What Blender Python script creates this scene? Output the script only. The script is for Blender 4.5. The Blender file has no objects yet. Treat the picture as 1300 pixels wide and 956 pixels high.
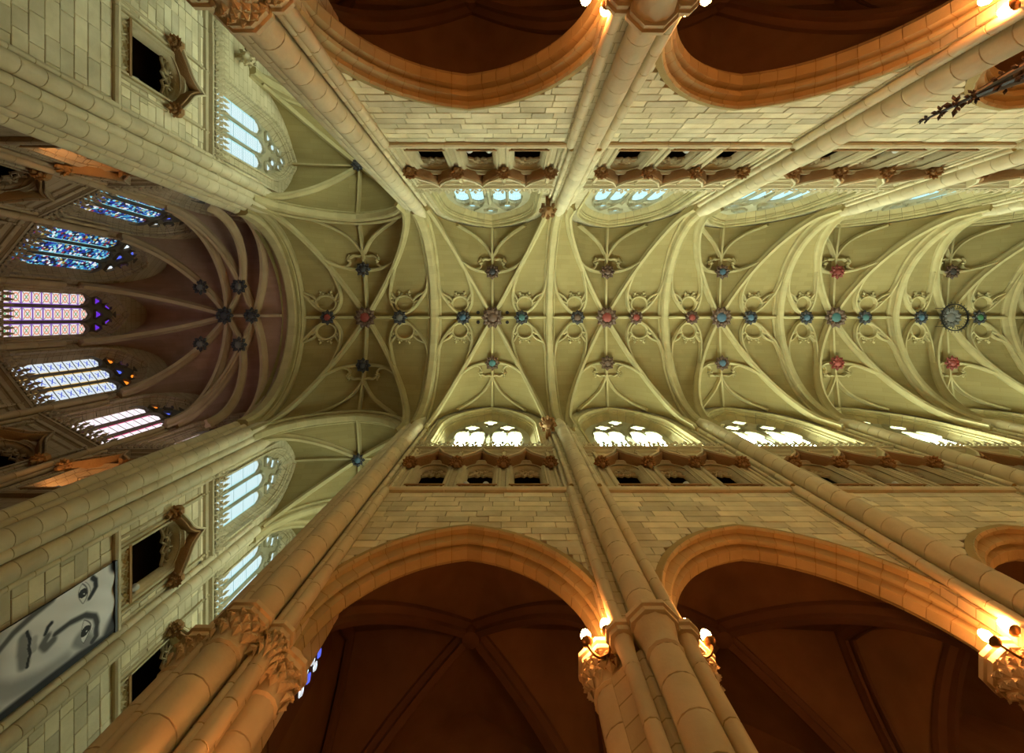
import bpy, math, random
from mathutils import Vector, Matrix
random.seed(7)
PI = math.pi
S = bpy.context.scene
COL = S.collection

# ------------------------------------------------------------------ camera, world, exposure
cam_d = bpy.data.cameras.new('camera')
cam = bpy.data.objects.new('camera', cam_d)
COL.objects.link(cam)
cam.location = (0, 0, 0)                       # eye height; the church floor lies 1.6 m below
cam.rotation_euler = (PI, 0, 0)                # straight up, choir towards -X
cam_d.sensor_fit = 'HORIZONTAL'
cam_d.sensor_width = 36
cam_d.lens = 540 / 1300 * 36
cam_d.shift_x = 2 / 1300
cam_d.shift_y = -75 / 1300
cam_d.clip_start = 0.05
cam_d.clip_end = 200
S.camera = cam

w = bpy.data.worlds.new('sky')
S.world = w
w.use_nodes = True
w.node_tree.nodes['Background'].inputs[0].default_value = (0.75, 0.88, 1.0, 1)
w.node_tree.nodes['Background'].inputs[1].default_value = 0.04
S.view_settings.view_transform = 'Standard'
S.view_settings.look = 'None'
S.view_settings.exposure = 0.52
S.view_settings.gamma = 1.0
S.view_settings.use_curve_mapping = False

E_SOUTH, E_NORTH, E_TRAN, E_APSE = 22.0, 1.1, 0.75, 0.62
LAMP_E = 120.0
LAMP_COL = (1.0, 0.345, 0.10)
FLOOD_COL = (1.0, 0.80, 0.42)

# ------------------------------------------------------------------ materials
def nodes(name):
    m = bpy.data.materials.new(name)
    m.use_nodes = True
    nt = m.node_tree
    return m, nt, nt.nodes, nt.links, nt.nodes['Principled BSDF']

def stone_mat(name, col, var=0.18, rough=0.85, joints=None, jcol=0.55, bump=0.25, stain=0.35, scale=1.6):
    m, nt, N, L, b = nodes(name)
    b.inputs['Roughness'].default_value = rough
    b.inputs['Specular IOR Level'].default_value = 0.25
    geo = N.new('ShaderNodeNewGeometry')
    info = N.new('ShaderNodeObjectInfo')
    n1 = N.new('ShaderNodeTexNoise'); n1.inputs['Scale'].default_value = scale; n1.inputs['Detail'].default_value = 6
    L.new(geo.outputs['Position'], n1.inputs['Vector'])
    r1 = N.new('ShaderNodeMapRange')
    r1.inputs[1].default_value = 0.35; r1.inputs[2].default_value = 0.7
    r1.inputs[3].default_value = 0.0; r1.inputs[4].default_value = stain
    L.new(n1.outputs['Fac'], r1.inputs[0])
    mix = N.new('ShaderNodeMix'); mix.data_type = 'RGBA'
    mix.inputs[6].default_value = (*col, 1)
    mix.inputs[7].default_value = (col[0]*0.62, col[1]*0.58, col[2]*0.45, 1)
    L.new(r1.outputs[0], mix.inputs[0])
    r2 = N.new('ShaderNodeMapRange')
    r2.inputs[3].default_value = 1 - var; r2.inputs[4].default_value = 1 + var
    L.new(info.outputs['Random'], r2.inputs[0])
    mul = N.new('ShaderNodeMix'); mul.data_type = 'RGBA'; mul.blend_type = 'MULTIPLY'
    mul.inputs[0].default_value = 1
    L.new(mix.outputs[2], mul.inputs[6]); L.new(r2.outputs[0], mul.inputs[7])
    out = mul.outputs[2]
    hgt = N.new('ShaderNodeTexNoise'); hgt.inputs['Scale'].default_value = 14; hgt.inputs['Detail'].default_value = 5
    L.new(geo.outputs['Position'], hgt.inputs['Vector'])
    hout = hgt.outputs['Fac']
    if joints:
        sep = N.new('ShaderNodeSeparateXYZ'); L.new(geo.outputs['Position'], sep.inputs[0])
        cmb = N.new('ShaderNodeCombineXYZ')
        if joints[0] == 'wall':
            ad = N.new('ShaderNodeMath'); ad.operation = 'ADD'
            L.new(sep.outputs[0], ad.inputs[0]); L.new(sep.outputs[1], ad.inputs[1])
            L.new(ad.outputs[0], cmb.inputs[0]); L.new(sep.outputs[2], cmb.inputs[1])
        else:
            L.new(sep.outputs[0], cmb.inputs[0]); L.new(sep.outputs[1], cmb.inputs[1])
        br = N.new('ShaderNodeTexBrick')
        br.inputs['Scale'].default_value = 1
        br.inputs['Brick Width'].default_value = joints[1]
        br.inputs['Row Height'].default_value = joints[2]
        br.inputs['Mortar Size'].default_value = joints[3]
        br.inputs['Mortar Smooth'].default_value = 0.4
        L.new(cmb.outputs[0], br.inputs['Vector'])
        br.inputs['Color1'].default_value = (1, 1, 1, 1)
        br.inputs['Color2'].default_value = (0.88, 0.87, 0.84, 1)
        br.inputs['Mortar'].default_value = (jcol, jcol*0.95, jcol*0.8, 1)
        m2 = N.new('ShaderNodeMix'); m2.data_type = 'RGBA'; m2.blend_type = 'MULTIPLY'; m2.inputs[0].default_value = 1
        L.new(out, m2.inputs[6]); L.new(br.outputs['Color'], m2.inputs[7])
        out = m2.outputs[2]
    L.new(out, b.inputs['Base Color'])
    bp = N.new('ShaderNodeBump'); bp.inputs['Strength'].default_value = bump; bp.inputs['Distance'].default_value = 0.03
    L.new(hout, bp.inputs['Height']); L.new(bp.outputs[0], b.inputs['Normal'])
    return m

def flat_mat(name, col, rough=0.6, metal=0.0):
    m, nt, N, L, b = nodes(name)
    n1 = N.new('ShaderNodeTexNoise'); n1.inputs['Scale'].default_value = 9
    geo = N.new('ShaderNodeNewGeometry'); L.new(geo.outputs['Position'], n1.inputs['Vector'])
    mix = N.new('ShaderNodeMix'); mix.data_type = 'RGBA'
    mix.inputs[6].default_value = (*[c*0.75 for c in col], 1); mix.inputs[7].default_value = (*[min(1, c*1.2) for c in col], 1)
    L.new(n1.outputs['Fac'], mix.inputs[0]); L.new(mix.outputs[2], b.inputs['Base Color'])
    b.inputs['Roughness'].default_value = rough; b.inputs['Metallic'].default_value = metal
    return m

def emit_mat(name, col, strength):
    m, nt, N, L, b = nodes(name)
    b.inputs['Base Color'].default_value = (*col, 1)
    b.inputs['Emission Color'].default_value = (*col, 1)
    b.inputs['Emission Strength'].default_value = strength
    b.inputs['Roughness'].default_value = 0.4
    return m

def mth(N, L, op, a, b=None):
    n = N.new('ShaderNodeMath'); n.operation = op
    for i, v in enumerate((a, b)):
        if v is None: continue
        if isinstance(v, (int, float)): n.inputs[i].default_value = v
        else: L.new(v, n.inputs[i])
    return n.outputs[0]

def mixc(N, L, f, c1, c2):
    n = N.new('ShaderNodeMix'); n.data_type = 'RGBA'
    L.new(f, n.inputs[0])
    for i, c in ((6, c1), (7, c2)):
        if isinstance(c, tuple): n.inputs[i].default_value = (*c, 1)
        else: L.new(c, n.inputs[i])
    return n.outputs[2]

def glass_mat(name, kind, strength):
    """leaded glass, its daylight put in as emission of the pane"""
    m, nt, N, L, b = nodes(name)
    uv = N.new('ShaderNodeTexCoord')
    sep = N.new('ShaderNodeSeparateXYZ'); L.new(uv.outputs['UV'], sep.inputs[0])
    u, v = sep.outputs[0], sep.outputs[1]
    du = mth(N, L, 'ABSOLUTE', mth(N, L, 'SUBTRACT', u, 0.5))
    dv = mth(N, L, 'ABSOLUTE', mth(N, L, 'SUBTRACT', v, 0.5))
    if kind in ('plain', 'cool', 'lattice'):
        base = {'plain': (0.92, 1, 0.76), 'cool': (0.50, 0.80, 0.90), 'lattice': (0.80, 0.95, 0.95)}[kind]
        k = 7 if kind != 'lattice' else 9
        gu = mth(N, L, 'ABSOLUTE', mth(N, L, 'SUBTRACT', mth(N, L, 'FRACT', mth(N, L, 'MULTIPLY', u, k)), 0.5))
        gv = mth(N, L, 'ABSOLUTE', mth(N, L, 'SUBTRACT', mth(N, L, 'FRACT', mth(N, L, 'MULTIPLY', v, k)), 0.5))
        f = mth(N, L, 'GREATER_THAN', mth(N, L, 'MAXIMUM', gu, gv), 0.40)
        col = mixc(N, L, f, base, tuple(c*q for c, q in zip(base, (0.28, 0.5, 0.58))))
        f2 = mth(N, L, 'GREATER_THAN', du, 0.43)
        col = mixc(N, L, f2, col, (0.35, 0.75, 0.8) if kind != 'plain' else (0.8, 0.95, 0.9))
    elif kind == 'lozenge':
        x = mth(N, L, 'LESS_THAN', mth(N, L, 'ABSOLUTE', mth(N, L, 'SUBTRACT', du, dv)), 0.05)
        col = mixc(N, L, x, (1.0, 0.90, 0.88), (0.20, 0.25, 0.12))
        r = mth(N, L, 'SQRT', mth(N, L, 'ADD', mth(N, L, 'MULTIPLY', du, du), mth(N, L, 'MULTIPLY', dv, dv)))
        ring = mth(N, L, 'LESS_THAN', mth(N, L, 'ABSOLUTE', mth(N, L, 'SUBTRACT', r, 0.30)), 0.05)
        col = mixc(N, L, ring, col, (0.95, 0.35, 0.20))
        e = mth(N, L, 'GREATER_THAN', mth(N, L, 'MAXIMUM', du, dv), 0.45)
        col = mixc(N, L, e, col, (0.40, 0.18, 0.75))
        c0 = mth(N, L, 'LESS_THAN', r, 0.07)
        col = mixc(N, L, c0, col, (0.1, 0.55, 0.15))
    elif kind == 'cross':
        x = mth(N, L, 'LESS_THAN', mth(N, L, 'ABSOLUTE', mth(N, L, 'SUBTRACT', du, dv)), 0.06)
        n_ = mth(N, L, 'LESS_THAN', mth(N, L, 'MAXIMUM', du, dv), 0.24)
        col = mixc(N, L, mth(N, L, 'MULTIPLY', x, n_), (0.82, 0.92, 1.0), (0.05, 0.10, 0.75))
        e = mth(N, L, 'GREATER_THAN', du, 0.42)
        col = mixc(N, L, e, col, (0.95, 0.62, 0.18))
        e2 = mth(N, L, 'GREATER_THAN', dv, 0.47)
        col = mixc(N, L, e2, col, (0.12, 0.12, 0.10))
    elif kind == 'pink':
        e = mth(N, L, 'GREATER_THAN', du, 0.42)
        col = mixc(N, L, e, (1.0, 0.90, 0.94), (0.85, 0.12, 0.28))
        x = mth(N, L, 'LESS_THAN', mth(N, L, 'ABSOLUTE', mth(N, L, 'SUBTRACT', du, dv)), 0.04)
        col = mixc(N, L, x, col, (0.85, 0.62, 0.72))
        e2 = mth(N, L, 'GREATER_THAN', dv, 0.475)
        col = mixc(N, L, e2, col, (0.15, 0.10, 0.10))
    else:   # 'mosaic': small deep blue, cyan and white figures
        geo = N.new('ShaderNodeNewGeometry')
        vo = N.new('ShaderNodeTexVoronoi'); vo.inputs['Scale'].default_value = 11
        L.new(geo.outputs['Position'], vo.inputs['Vector'])
        sp = N.new('ShaderNodeSeparateColor'); L.new(vo.outputs['Color'], sp.inputs[0])
        cr = N.new('ShaderNodeValToRGB'); cr.color_ramp.interpolation = 'CONSTANT'
        stops = [(0, (0.01, 0.012, 0.04)), (0.30, (0.02, 0.05, 0.40)), (0.52, (0.04, 0.30, 0.55)), (0.66, (0.25, 0.75, 0.85)),
                 (0.76, (0.9, 0.95, 1)), (0.85, (0.35, 0.03, 0.04)), (0.91, (0.45, 0.35, 0.05)), (0.95, (0.02, 0.02, 0.03))]
        el = cr.color_ramp.elements
        el[0].position = 0; el[0].color = (*stops[0][1], 1); el[1].position = stops[1][0]; el[1].color = (*stops[1][1], 1)
        for p, c in stops[2:]:
            q = el.new(p); q.color = (*c, 1)
        L.new(sp.outputs[0], cr.inputs[0])
        e = mth(N, L, 'GREATER_THAN', du, 0.44)
        col = mixc(N, L, e, cr.outputs[0], (0.3, 0.75, 0.85))
    L.new(col, b.inputs['Emission Color'])
    b.inputs['Base Color'].default_value = (0.05, 0.06, 0.07, 1)
    b.inputs['Emission Strength'].default_value = strength
    b.inputs['Roughness'].default_value = 0.25
    return m

M = {}
M['ashlar'] = stone_mat('pale_ashlar', (0.80, 0.71, 0.46), var=0.19, stain=0.55)
M['mortar'] = stone_mat('lime_mortar', (0.42, 0.31, 0.12), var=0.0)
M['wall'] = stone_mat('coursed_wall', (0.66, 0.57, 0.35), var=0.03, joints=('wall', 0.75, 0.30, 0.012))
M['shaft'] = stone_mat('shaft_stone', (0.72, 0.62, 0.39), var=0.08)
M['rib'] = stone_mat('rib_stone', (0.52, 0.43, 0.21), var=0.07)
M['web'] = stone_mat('vault_plaster', (0.37, 0.29, 0.118), var=0.04, joints=('plan', 0.9, 0.22, 0.008), jcol=0.86, bump=0.15, stain=0.22, scale=0.8)
M['carve'] = stone_mat('carved_stone', (0.56, 0.47, 0.28), var=0.1, bump=0.5)
M['brown'] = stone_mat('brown_carving', (0.36, 0.20, 0.08), var=0.12, bump=0.5)
M['choirweb'] = stone_mat('choir_plaster', (0.46, 0.29, 0.22), var=0.04, joints=('plan', 0.7, 0.2, 0.006), jcol=0.85, stain=0.3)
M['choirwall'] = stone_mat('choir_stone', (0.46, 0.34, 0.22), var=0.05, joints=('wall', 0.7, 0.3, 0.012))
M['choirrib'] = stone_mat('choir_rib_stone', (0.52, 0.37, 0.22), var=0.08)
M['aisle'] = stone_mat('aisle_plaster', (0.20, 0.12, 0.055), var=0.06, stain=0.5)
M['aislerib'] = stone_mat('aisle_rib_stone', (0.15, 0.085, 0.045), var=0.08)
M['dark'] = stone_mat('passage_shade', (0.07, 0.05, 0.03), var=0.0)  # shade inside the openings put into a near-black base colour
M['trac'] = stone_mat('tracery_stone', (0.46, 0.42, 0.27), var=0.05)
M['choirtrac'] = stone_mat('choir_tracery_stone', (0.16, 0.13, 0.10), var=0.05)
M['floor'] = stone_mat('floor_stone', (0.34, 0.25, 0.15), var=0.0, joints=('plan', 0.6, 0.6, 0.01))
M['lead'] = flat_mat('lead_bar', (0.06, 0.065, 0.07), 0.6)
M['iron'] = flat_mat('black_iron', (0.012, 0.010, 0.008), 0.45)
M['oak'] = flat_mat('blackened_oak', (0.030, 0.020, 0.012), 0.5)
M['oakpale'] = flat_mat('weathered_oak', (0.20, 0.16, 0.11), 0.6)
M['brass'] = flat_mat('lamp_brass', (0.35, 0.2, 0.08), 0.35, 0.8)
M['bulb'] = emit_mat('lamp_bulb', LAMP_COL, LAMP_E)
M['red'] = flat_mat('boss_red', (0.26, 0.045, 0.03))
M['blue'] = flat_mat('boss_blue', (0.06, 0.12, 0.17))
M['teal'] = flat_mat('boss_teal', (0.06, 0.15, 0.14))
M['bossbrown'] = flat_mat('boss_brown', (0.13, 0.07, 0.04))
M['bossdark'] = flat_mat('boss_dark', (0.05, 0.045, 0.045))
M['bossgrey'] = flat_mat('boss_grey', (0.16, 0.15, 0.13))
M['green'] = flat_mat('boss_green', (0.05, 0.16, 0.07))
M['floodbody'] = flat_mat('flood_housing', (0.55, 0.55, 0.5), 0.4)
M['flood'] = emit_mat('flood_glass', FLOOD_COL, 2)
M['flood_hot'] = emit_mat('hot_flood_glass', (1.0, 0.5, 0.18), 130)
M['g_south'] = glass_mat('south_glass', 'plain', E_SOUTH)
M['g_north'] = glass_mat('north_glass', 'cool', E_NORTH)
M['g_tran'] = glass_mat('transept_glass', 'lattice', E_TRAN)
M['g_fill'] = glass_mat('fill_light_glass', 'plain', 7.5)  # glow of the unseen windows added to brighten the transept arms
M['g_A'] = glass_mat('lozenge_glass', 'lozenge', E_APSE)
M['g_B'] = glass_mat('cross_glass', 'cross', E_APSE)
M['g_C'] = glass_mat('pink_glass', 'pink', E_APSE * 1.3)
M['g_M'] = glass_mat('mosaic_glass', 'mosaic', 0.62)
M['g_purple'] = emit_mat('purple_glass', (0.10, 0.02, 0.45), 1.0)
M['g_orange'] = emit_mat('orange_glass', (0.95, 0.25, 0.02), 1.0)
M['g_blue'] = emit_mat('blue_glass', (0.08, 0.12, 0.65), 0.9)
M['g_sliver'] = emit_mat('sliver_glass', (0.8, 0.9, 0.95), 0.55)
M['g_pane_white'] = emit_mat('white_quarry_glass', (0.75, 0.85, 0.95), 0.8)

# ------------------------------------------------------------------ mesh helpers
class MB:
    def __init__(s): s.v, s.f, s.uv = [], [], None
    def add(s, verts, faces):
        k = len(s.v); s.v += [tuple(p) for p in verts]; s.f += [tuple(i + k for i in f) for f in faces]
        return s
    def box(s, x0, x1, y0, y1, z0, z1):
        return s.add([(x0,y0,z0),(x1,y0,z0),(x1,y1,z0),(x0,y1,z0),(x0,y0,z1),(x1,y0,z1),(x1,y1,z1),(x0,y1,z1)],
                     [(0,3,2,1),(4,5,6,7),(0,1,5,4),(1,2,6,5),(2,3,7,6),(3,0,4,7)])
    def lathe(s, prof, n=14, cx=0, cy=0, a0=0.0):
        vs, fs = [], []
        for r, z in prof:
            for i in range(n):
                a = a0 + 2*PI*i/n
                vs.append((cx + r*math.cos(a), cy + r*math.sin(a), z))
        for j in range(len(prof)-1):
            for i in range(n):
                i2 = (i+1) % n
                fs.append((j*n+i, j*n+i2, (j+1)*n+i2, (j+1)*n+i))
        fs.append(tuple(range(n-1, -1, -1))); fs.append(tuple((len(prof)-1)*n+i for i in range(n)))
        return s.add(vs, fs)
    def octa(s, c, d, up, L, wd, th):
        """a leaf: a stretched octahedron from c along d"""
        d = Vector(d).normalized(); up = Vector(up); sd = d.cross(up)
        if sd.length < 1e-4: sd = d.cross(Vector((0.3, 1, 0.2)))
        sd.normalize(); n = sd.cross(d)
        c = Vector(c); m = c + d*L*0.55
        vs = [c, c + d*L, m + sd*wd, m - sd*wd, m + n*th, m - n*th]
        return s.add(vs, [(0,2,4),(2,1,4),(1,3,4),(3,0,4),(2,0,5),(1,2,5),(3,1,5),(0,3,5)])
    def ball(s, c, r, n=8, m=5):
        prof = [(max(1e-3, r*math.sin(PI*j/m)), c[2] - r*math.cos(PI*j/m)) for j in range(m+1)]
        return s.lathe(prof, n, c[0], c[1])
    def prism(s, poly, y0, y1):
        """poly in (x,z), extruded y0..y1"""
        n = len(poly)
        vs = [(x, y0, z) for x, z in poly] + [(x, y1, z) for x, z in poly]
        fs = [tuple(range(n)), tuple(range(2*n-1, n-1, -1))] + [(i, i+n, (i+1)%n+n, (i+1)%n) for i in range(n)]
        return s.add(vs, fs)
    def sweep2d(s, path, prof, closed=False):
        """path in (x,z); prof in (n,y), n to the left of travel"""
        P = [Vector(p) for p in path]; n = len(P); k = len(prof)
        vs, fs = [], []
        for i in range(n):
            a = P[i-1] if (i > 0 or closed) else None
            b = P[(i+1) % n] if (i < n-1 or closed) else None
            d1 = (P[i]-a).normalized() if a is not None else None
            d2 = (b-P[i]).normalized() if b is not None else None
            if d1 is None: t, sc = d2, 1
            elif d2 is None: t, sc = d1, 1
            else:
                t = (d1+d2)
                t = t.normalized() if t.length > 1e-5 else d1
                sc = min(1.8, 1/max(0.3, t.dot(d1)))
            nn = Vector((-t.y, t.x)) * sc
            for q, y in prof: vs.append((P[i].x + nn.x*q, y, P[i].y + nn.y*q))
        for i in range(n if closed else n-1):
            for j in range(k):
                a, b = i*k+j, i*k+(j+1)%k
                i2 = ((i+1) % n)*k
                fs.append((a, b, i2+(j+1)%k, i2+j))
        if not closed:
            fs.append(tuple(range(k-1, -1, -1))); fs.append(tuple((n-1)*k+j for j in range(k)))
        return s.add(vs, fs)
    def sweep3(s, pts, sides, prof):
        """pts Vectors, sides horizontal unit vectors; prof in (side, up)"""
        n, k = len(pts), len(prof); vs, fs = [], []; last = None
        for i in range(n):
            t = (pts[min(n-1, i+1)] - pts[max(0, i-1)]).normalized()
            sd = sides[i]; up = sd.cross(t)
            if up.length < 1e-4: up = Vector((0, 0, 1))
            up.normalize()
            if (last is not None and up.dot(last) < 0) or (last is None and up.z < 0): up = -up
            last = up
            for a, b in prof: vs.append(pts[i] + sd*a + up*b)
        for i in range(n-1):
            for j in range(k):
                fs.append((i*k+j, i*k+(j+1)%k, (i+1)*k+(j+1)%k, (i+1)*k+j))
        fs.append(tuple(range(k-1, -1, -1))); fs.append(tuple((n-1)*k+j for j in range(k)))
        return s.add(vs, fs)
    def mesh(s, name, smooth=False, sharp=40):
        me = bpy.data.meshes.new(name)
        me.from_pydata(s.v, [], s.f)
        me.validate()
        import bmesh
        bm = bmesh.new(); bm.from_mesh(me)
        bmesh.ops.recalc_face_normals(bm, faces=bm.faces)
        bm.to_mesh(me); bm.free()
        if s.uv: s.uv(me)
        if smooth:
            for p in me.polygons: p.use_smooth = True
            try: me.set_sharp_from_angle(angle=math.radians(sharp))
            except Exception: pass
        return me

class Frame:
    """a wall frame: local x along the wall, local y outwards, z up"""
    def __init__(s, ox, oy, rz=0.0): s.o = Vector((ox, oy, 0)); s.rz = rz; s.m = Matrix.Rotation(rz, 3, 'Z')

def root(name, label, cat, frame, base, kind=None, group=None):
    o = bpy.data.objects.new(name, None)
    o.empty_display_size = 0.2
    COL.objects.link(o)
    base = Vector(base)
    o.location = frame.o + frame.m @ base
    o.rotation_euler = (0, 0, frame.rz)
    o['label'] = label; o['category'] = cat
    if kind: o['kind'] = kind
    if group: o['group'] = group
    BASE[o.name] = base
    return o
BASE = {}

def part(name, me, mat, parent, loc=(0, 0, 0), rot=None, scale=None, label=None, sub=False):
    if not me.materials: me.materials.append(mat)
    o = bpy.data.objects.new(name, me)
    COL.objects.link(o)
    o.parent = parent
    b = BASE.get(parent.name, Vector((0, 0, 0))) if not sub else Vector((0, 0, 0))
    o.location = Vector(loc) - b
    if rot: o.rotation_euler = rot
    if scale: o.scale = scale
    if me.materials[0] != mat:
        o.material_slots[0].link = 'OBJECT'; o.material_slots[0].material = mat
    if label: o['label'] = label
    return o

CACHE = {}
def cached(key, fn):
    if key not in CACHE: CACHE[key] = fn()
    return CACHE[key]

# ------------------------------------------------------------------ arches
class Arch:
    """pointed arch: half span a, radius R, springing zs"""
    def __init__(s, a, R, zs): s.a, s.R, s.c, s.zs = a, R, R - a, zs
    def apex(s, d=0.0): return s.zs + math.sqrt(max(1e-6, (s.R-d)**2 - s.c**2))
    def z(s, x, d=0.0):
        q = (s.R-d)**2 - (abs(x)+s.c)**2
        return s.zs + math.sqrt(q) if q > 0 else s.zs
    def half(s, d, n, f0=0.0, f1=1.0):
        th = math.acos(min(1, s.c/(s.R-d)))
        return [((s.R-d)*math.cos(th*(f0+(f1-f0)*i/n)) - s.c, s.zs + (s.R-d)*math.sin(th*(f0+(f1-f0)*i/n))) for i in range(n+1)]
    def line(s, d, zb, n=10):
        h = s.half(d, n)
        pts = ([(s.a-d, zb)] if zb < s.zs - 1e-3 else []) + h
        return pts + [(-x, z) for x, z in reversed(pts[:-1])]

def loft(lines, ys, name, smooth=True):
    """lines: equal-length polylines in (x,z), ys their depth"""
    mb = MB(); n = len(lines[0])
    for ln, y in zip(lines, ys): mb.v += [(x, y, z) for x, z in ln]
    for k in range(len(lines)-1):
        for i in range(n-1):
            mb.f.append((k*n+i, k*n+i+1, (k+1)*n+i+1, (k+1)*n+i))
    return mb.mesh(name, smooth, 35)

def voussoirs(arch, prof, n, steps=2, gap=0.010):
    """list of meshes, one per block, both halves of the arch; prof (d,y) closed"""
    out = []
    th = math.acos(arch.c/arch.R)
    g = gap/arch.R/th
    for sgn in (1, -1):
        for i in range(n):
            f0, f1 = i/n + g, (i+1)/n - g*(1 if i < n-1 else 0.3)
            mb = MB(); k = len(prof)
            for d, y in prof:
                pass
            rows = [[(sgn*x, y, z) for x, z in arch.half(d, steps, f0, f1)] for d, y in prof]
            for r in rows: mb.v += r
            m = steps + 1
            for j in range(k):
                j2 = (j+1) % k
                for q in range(steps): mb.f.append((j*m+q, j*m+q+1, j2*m+q+1, j2*m+q))
            mb.f.append(tuple(j*m for j in range(k))); mb.f.append(tuple(j*m+steps for j in range(k)))
            out.append(mb.mesh('voussoir', True, 25))
    return out

def wall_sheet(x0, x1, z0, z1, opens, y, yb=None, nx=10):
    """a wall face with openings [(cx, a, zbot, top(x))]; yb adds the far face"""
    mb = MB()
    xs = {x0, x1}
    for cx, a, zb, top in opens:
        for i in range(nx+1): xs.add(round(max(x0, min(x1, cx - a + 2*a*i/nx)), 5))
    xs = sorted(xs)
    for xa, xb in zip(xs[:-1], xs[1:]):
        mid = (xa+xb)/2; hit = None
        for o in opens:
            if abs(mid-o[0]) < o[1]: hit = o
        for yy in ([y] if yb is None else [y, yb]):
            if hit is None:
                mb.add([(xa,yy,z0),(xb,yy,z0),(xb,yy,z1),(xa,yy,z1)], [(0,1,2,3)])
            else:
                cx, a, zb, top = hit
                if zb > z0 + 1e-3: mb.add([(xa,yy,z0),(xb,yy,z0),(xb,yy,zb),(xa,yy,zb)], [(0,1,2,3)])
                mb.add([(xa,yy,top(xa-cx)),(xb,yy,top(xb-cx)),(xb,yy,z1),(xa,yy,z1)], [(0,1,2,3)])
    if yb is not None:      # the top and the ends close the wall
        mb.add([(x0,y,z1),(x1,y,z1),(x1,yb,z1),(x0,yb,z1)], [(0,1,2,3)])
        mb.add([(x0,y,z0),(x0,y,z1),(x0,yb,z1),(x0,yb,z0)], [(0,1,2,3)])
        mb.add([(x1,y,z0),(x1,y,z1),(x1,yb,z1),(x1,yb,z0)], [(0,1,2,3)])
    return mb.mesh('wall_face')

def stone_layout(x0, x1, z0, z1, ch, opens, seed, lmin=0.48, lmax=0.95, gap=0.0055, y0=-0.035, y1=0.03):
    """coursed ashlar around openings: a list of block meshes"""
    rnd = random.Random(seed); out = []
    nrow = max(1, round((z1-z0)/ch)); ch = (z1-z0)/nrow
    for r in range(nrow):
        za, zb = z0 + r*ch + gap, z0 + (r+1)*ch - gap
        x = x0 - rnd.random()*0.4
        while x < x1:
            L = rnd.uniform(lmin, lmax)
            xa, xb = max(x0, x) + gap, min(x1, x+L) - gap
            x += L
            if xb - xa < 0.08: continue
            n = 5
            xs = [xa + (xb-xa)*i/n for i in range(n+1)]
            bot = []
            for q in xs:
                lo = za
                for cx, a, zbt, top in opens:
                    if abs(q-cx) < a and zb > zbt: lo = max(lo, top(q-cx) + gap)
                bot.append(lo)
            good = [i for i in range(n+1) if bot[i] < zb - 0.03]
            if len(good) < 2: continue
            runs, cur = [], [good[0]]
            for i in good[1:]:
                if i == cur[-1]+1: cur.append(i)
                else: runs.append(cur); cur = [i]
            runs.append(cur)
            dy = rnd.uniform(0, 0.018)
            for run in runs:
                if len(run) < 2: continue
                if all(abs(bot[i]-za) < 1e-6 for i in run):
                    poly = [(xs[run[0]], za), (xs[run[-1]], za), (xs[run[-1]], zb), (xs[run[0]], zb)]
                else:
                    poly = [(xs[i], bot[i]) for i in run] + [(xs[run[-1]], zb), (xs[run[0]], zb)]
                # chamfered block: front inset
                cxm = sum(p[0] for p in poly)/len(poly); czm = sum(p[1] for p in poly)/len(poly)
                mb = MB(); k = len(poly); e = 0.010
                def ins(p):
                    return (p[0] + (e if p[0] < cxm else -e), p[1] + (e if p[1] < czm else -e))
                mb.v = [(p[0], y1, p[1]) for p in poly] + [(p[0], y0-dy+0.012, p[1]) for p in poly] + [(ins(p)[0], y0-dy, ins(p)[1]) for p in poly]
                for j in range(k):
                    j2 = (j+1) % k
                    mb.f += [(j, j2, k+j2, k+j), (k+j, k+j2, 2*k+j2, 2*k+j)]
                mb.f.append(tuple(2*k+j for j in range(k)))
                out.append(mb.mesh('stone'))
    return out

# ------------------------------------------------------------------ wall builders
FLEUR = None
def fleuron_mesh():
    mb = MB()
    mb.box(-0.015, 0.015, -0.03, 0.0, 0, 0.2)
    mb.octa((0, -0.02, 0.16), (0, -0.25, 1), (0, 1, 0), 0.24, 0.06, 0.03)
    mb.octa((0, -0.02, 0.12), (1, -0.3, 0.7), (0, 1, 0), 0.19, 0.05, 0.03)
    mb.octa((0, -0.02, 0.12), (-1, -0.3, 0.7), (0, 1, 0), 0.19, 0.05, 0.03)
    mb.octa((0, -0.02, 0.05), (0.8, -0.5, 0.1), (0, 1, 0), 0.14, 0.04, 0.03)
    mb.octa((0, -0.02, 0.05), (-0.8, -0.5, 0.1), (0, 1, 0), 0.14, 0.04, 0.03)
    return mb.mesh('fleuron')

def corbel_mesh():
    mb = MB()
    mb.lathe([(0.06, -0.42), (0.11, -0.28), (0.17, -0.1), (0.2, 0.0), (0.2, 0.06)], 8, 0, -0.16, PI/8)
    for i in range(7):
        a = PI + PI*i/6
        d = (math.cos(a), math.sin(a), -0.25)
        mb.octa((0.1*d[0], -0.16+0.1*d[1], -0.12), d, (0, 0, 1), 0.19, 0.07, 0.05)
        mb.octa((0.07*d[0], -0.16+0.07*d[1], -0.28), d, (0, 0, 1), 0.15, 0.05, 0.04)
    return mb.mesh('corbel')

def pinnacle_mesh():
    mb = MB()
    mb.box(-0.05, 0.05, -0.14, 0.0, 0, 1.0)
    mb.lathe([(0.09, 1.0), (0.08, 1.06), (0.02, 1.45)], 4, 0, -0.07, PI/4)
    for z in (1.12, 1.28):
        for a in range(4):
            d = (math.cos(a*PI/2), math.sin(a*PI/2), 0.5)
            mb.octa((0, -0.07, z), d, (0, 0, 1), 0.12, 0.03, 0.02)
    mb.octa((0, -0.07, 1.4), (0, 0, 1), (0, 1, 0), 0.2, 0.06, 0.05)
    return mb.mesh('pinnacle')

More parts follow.
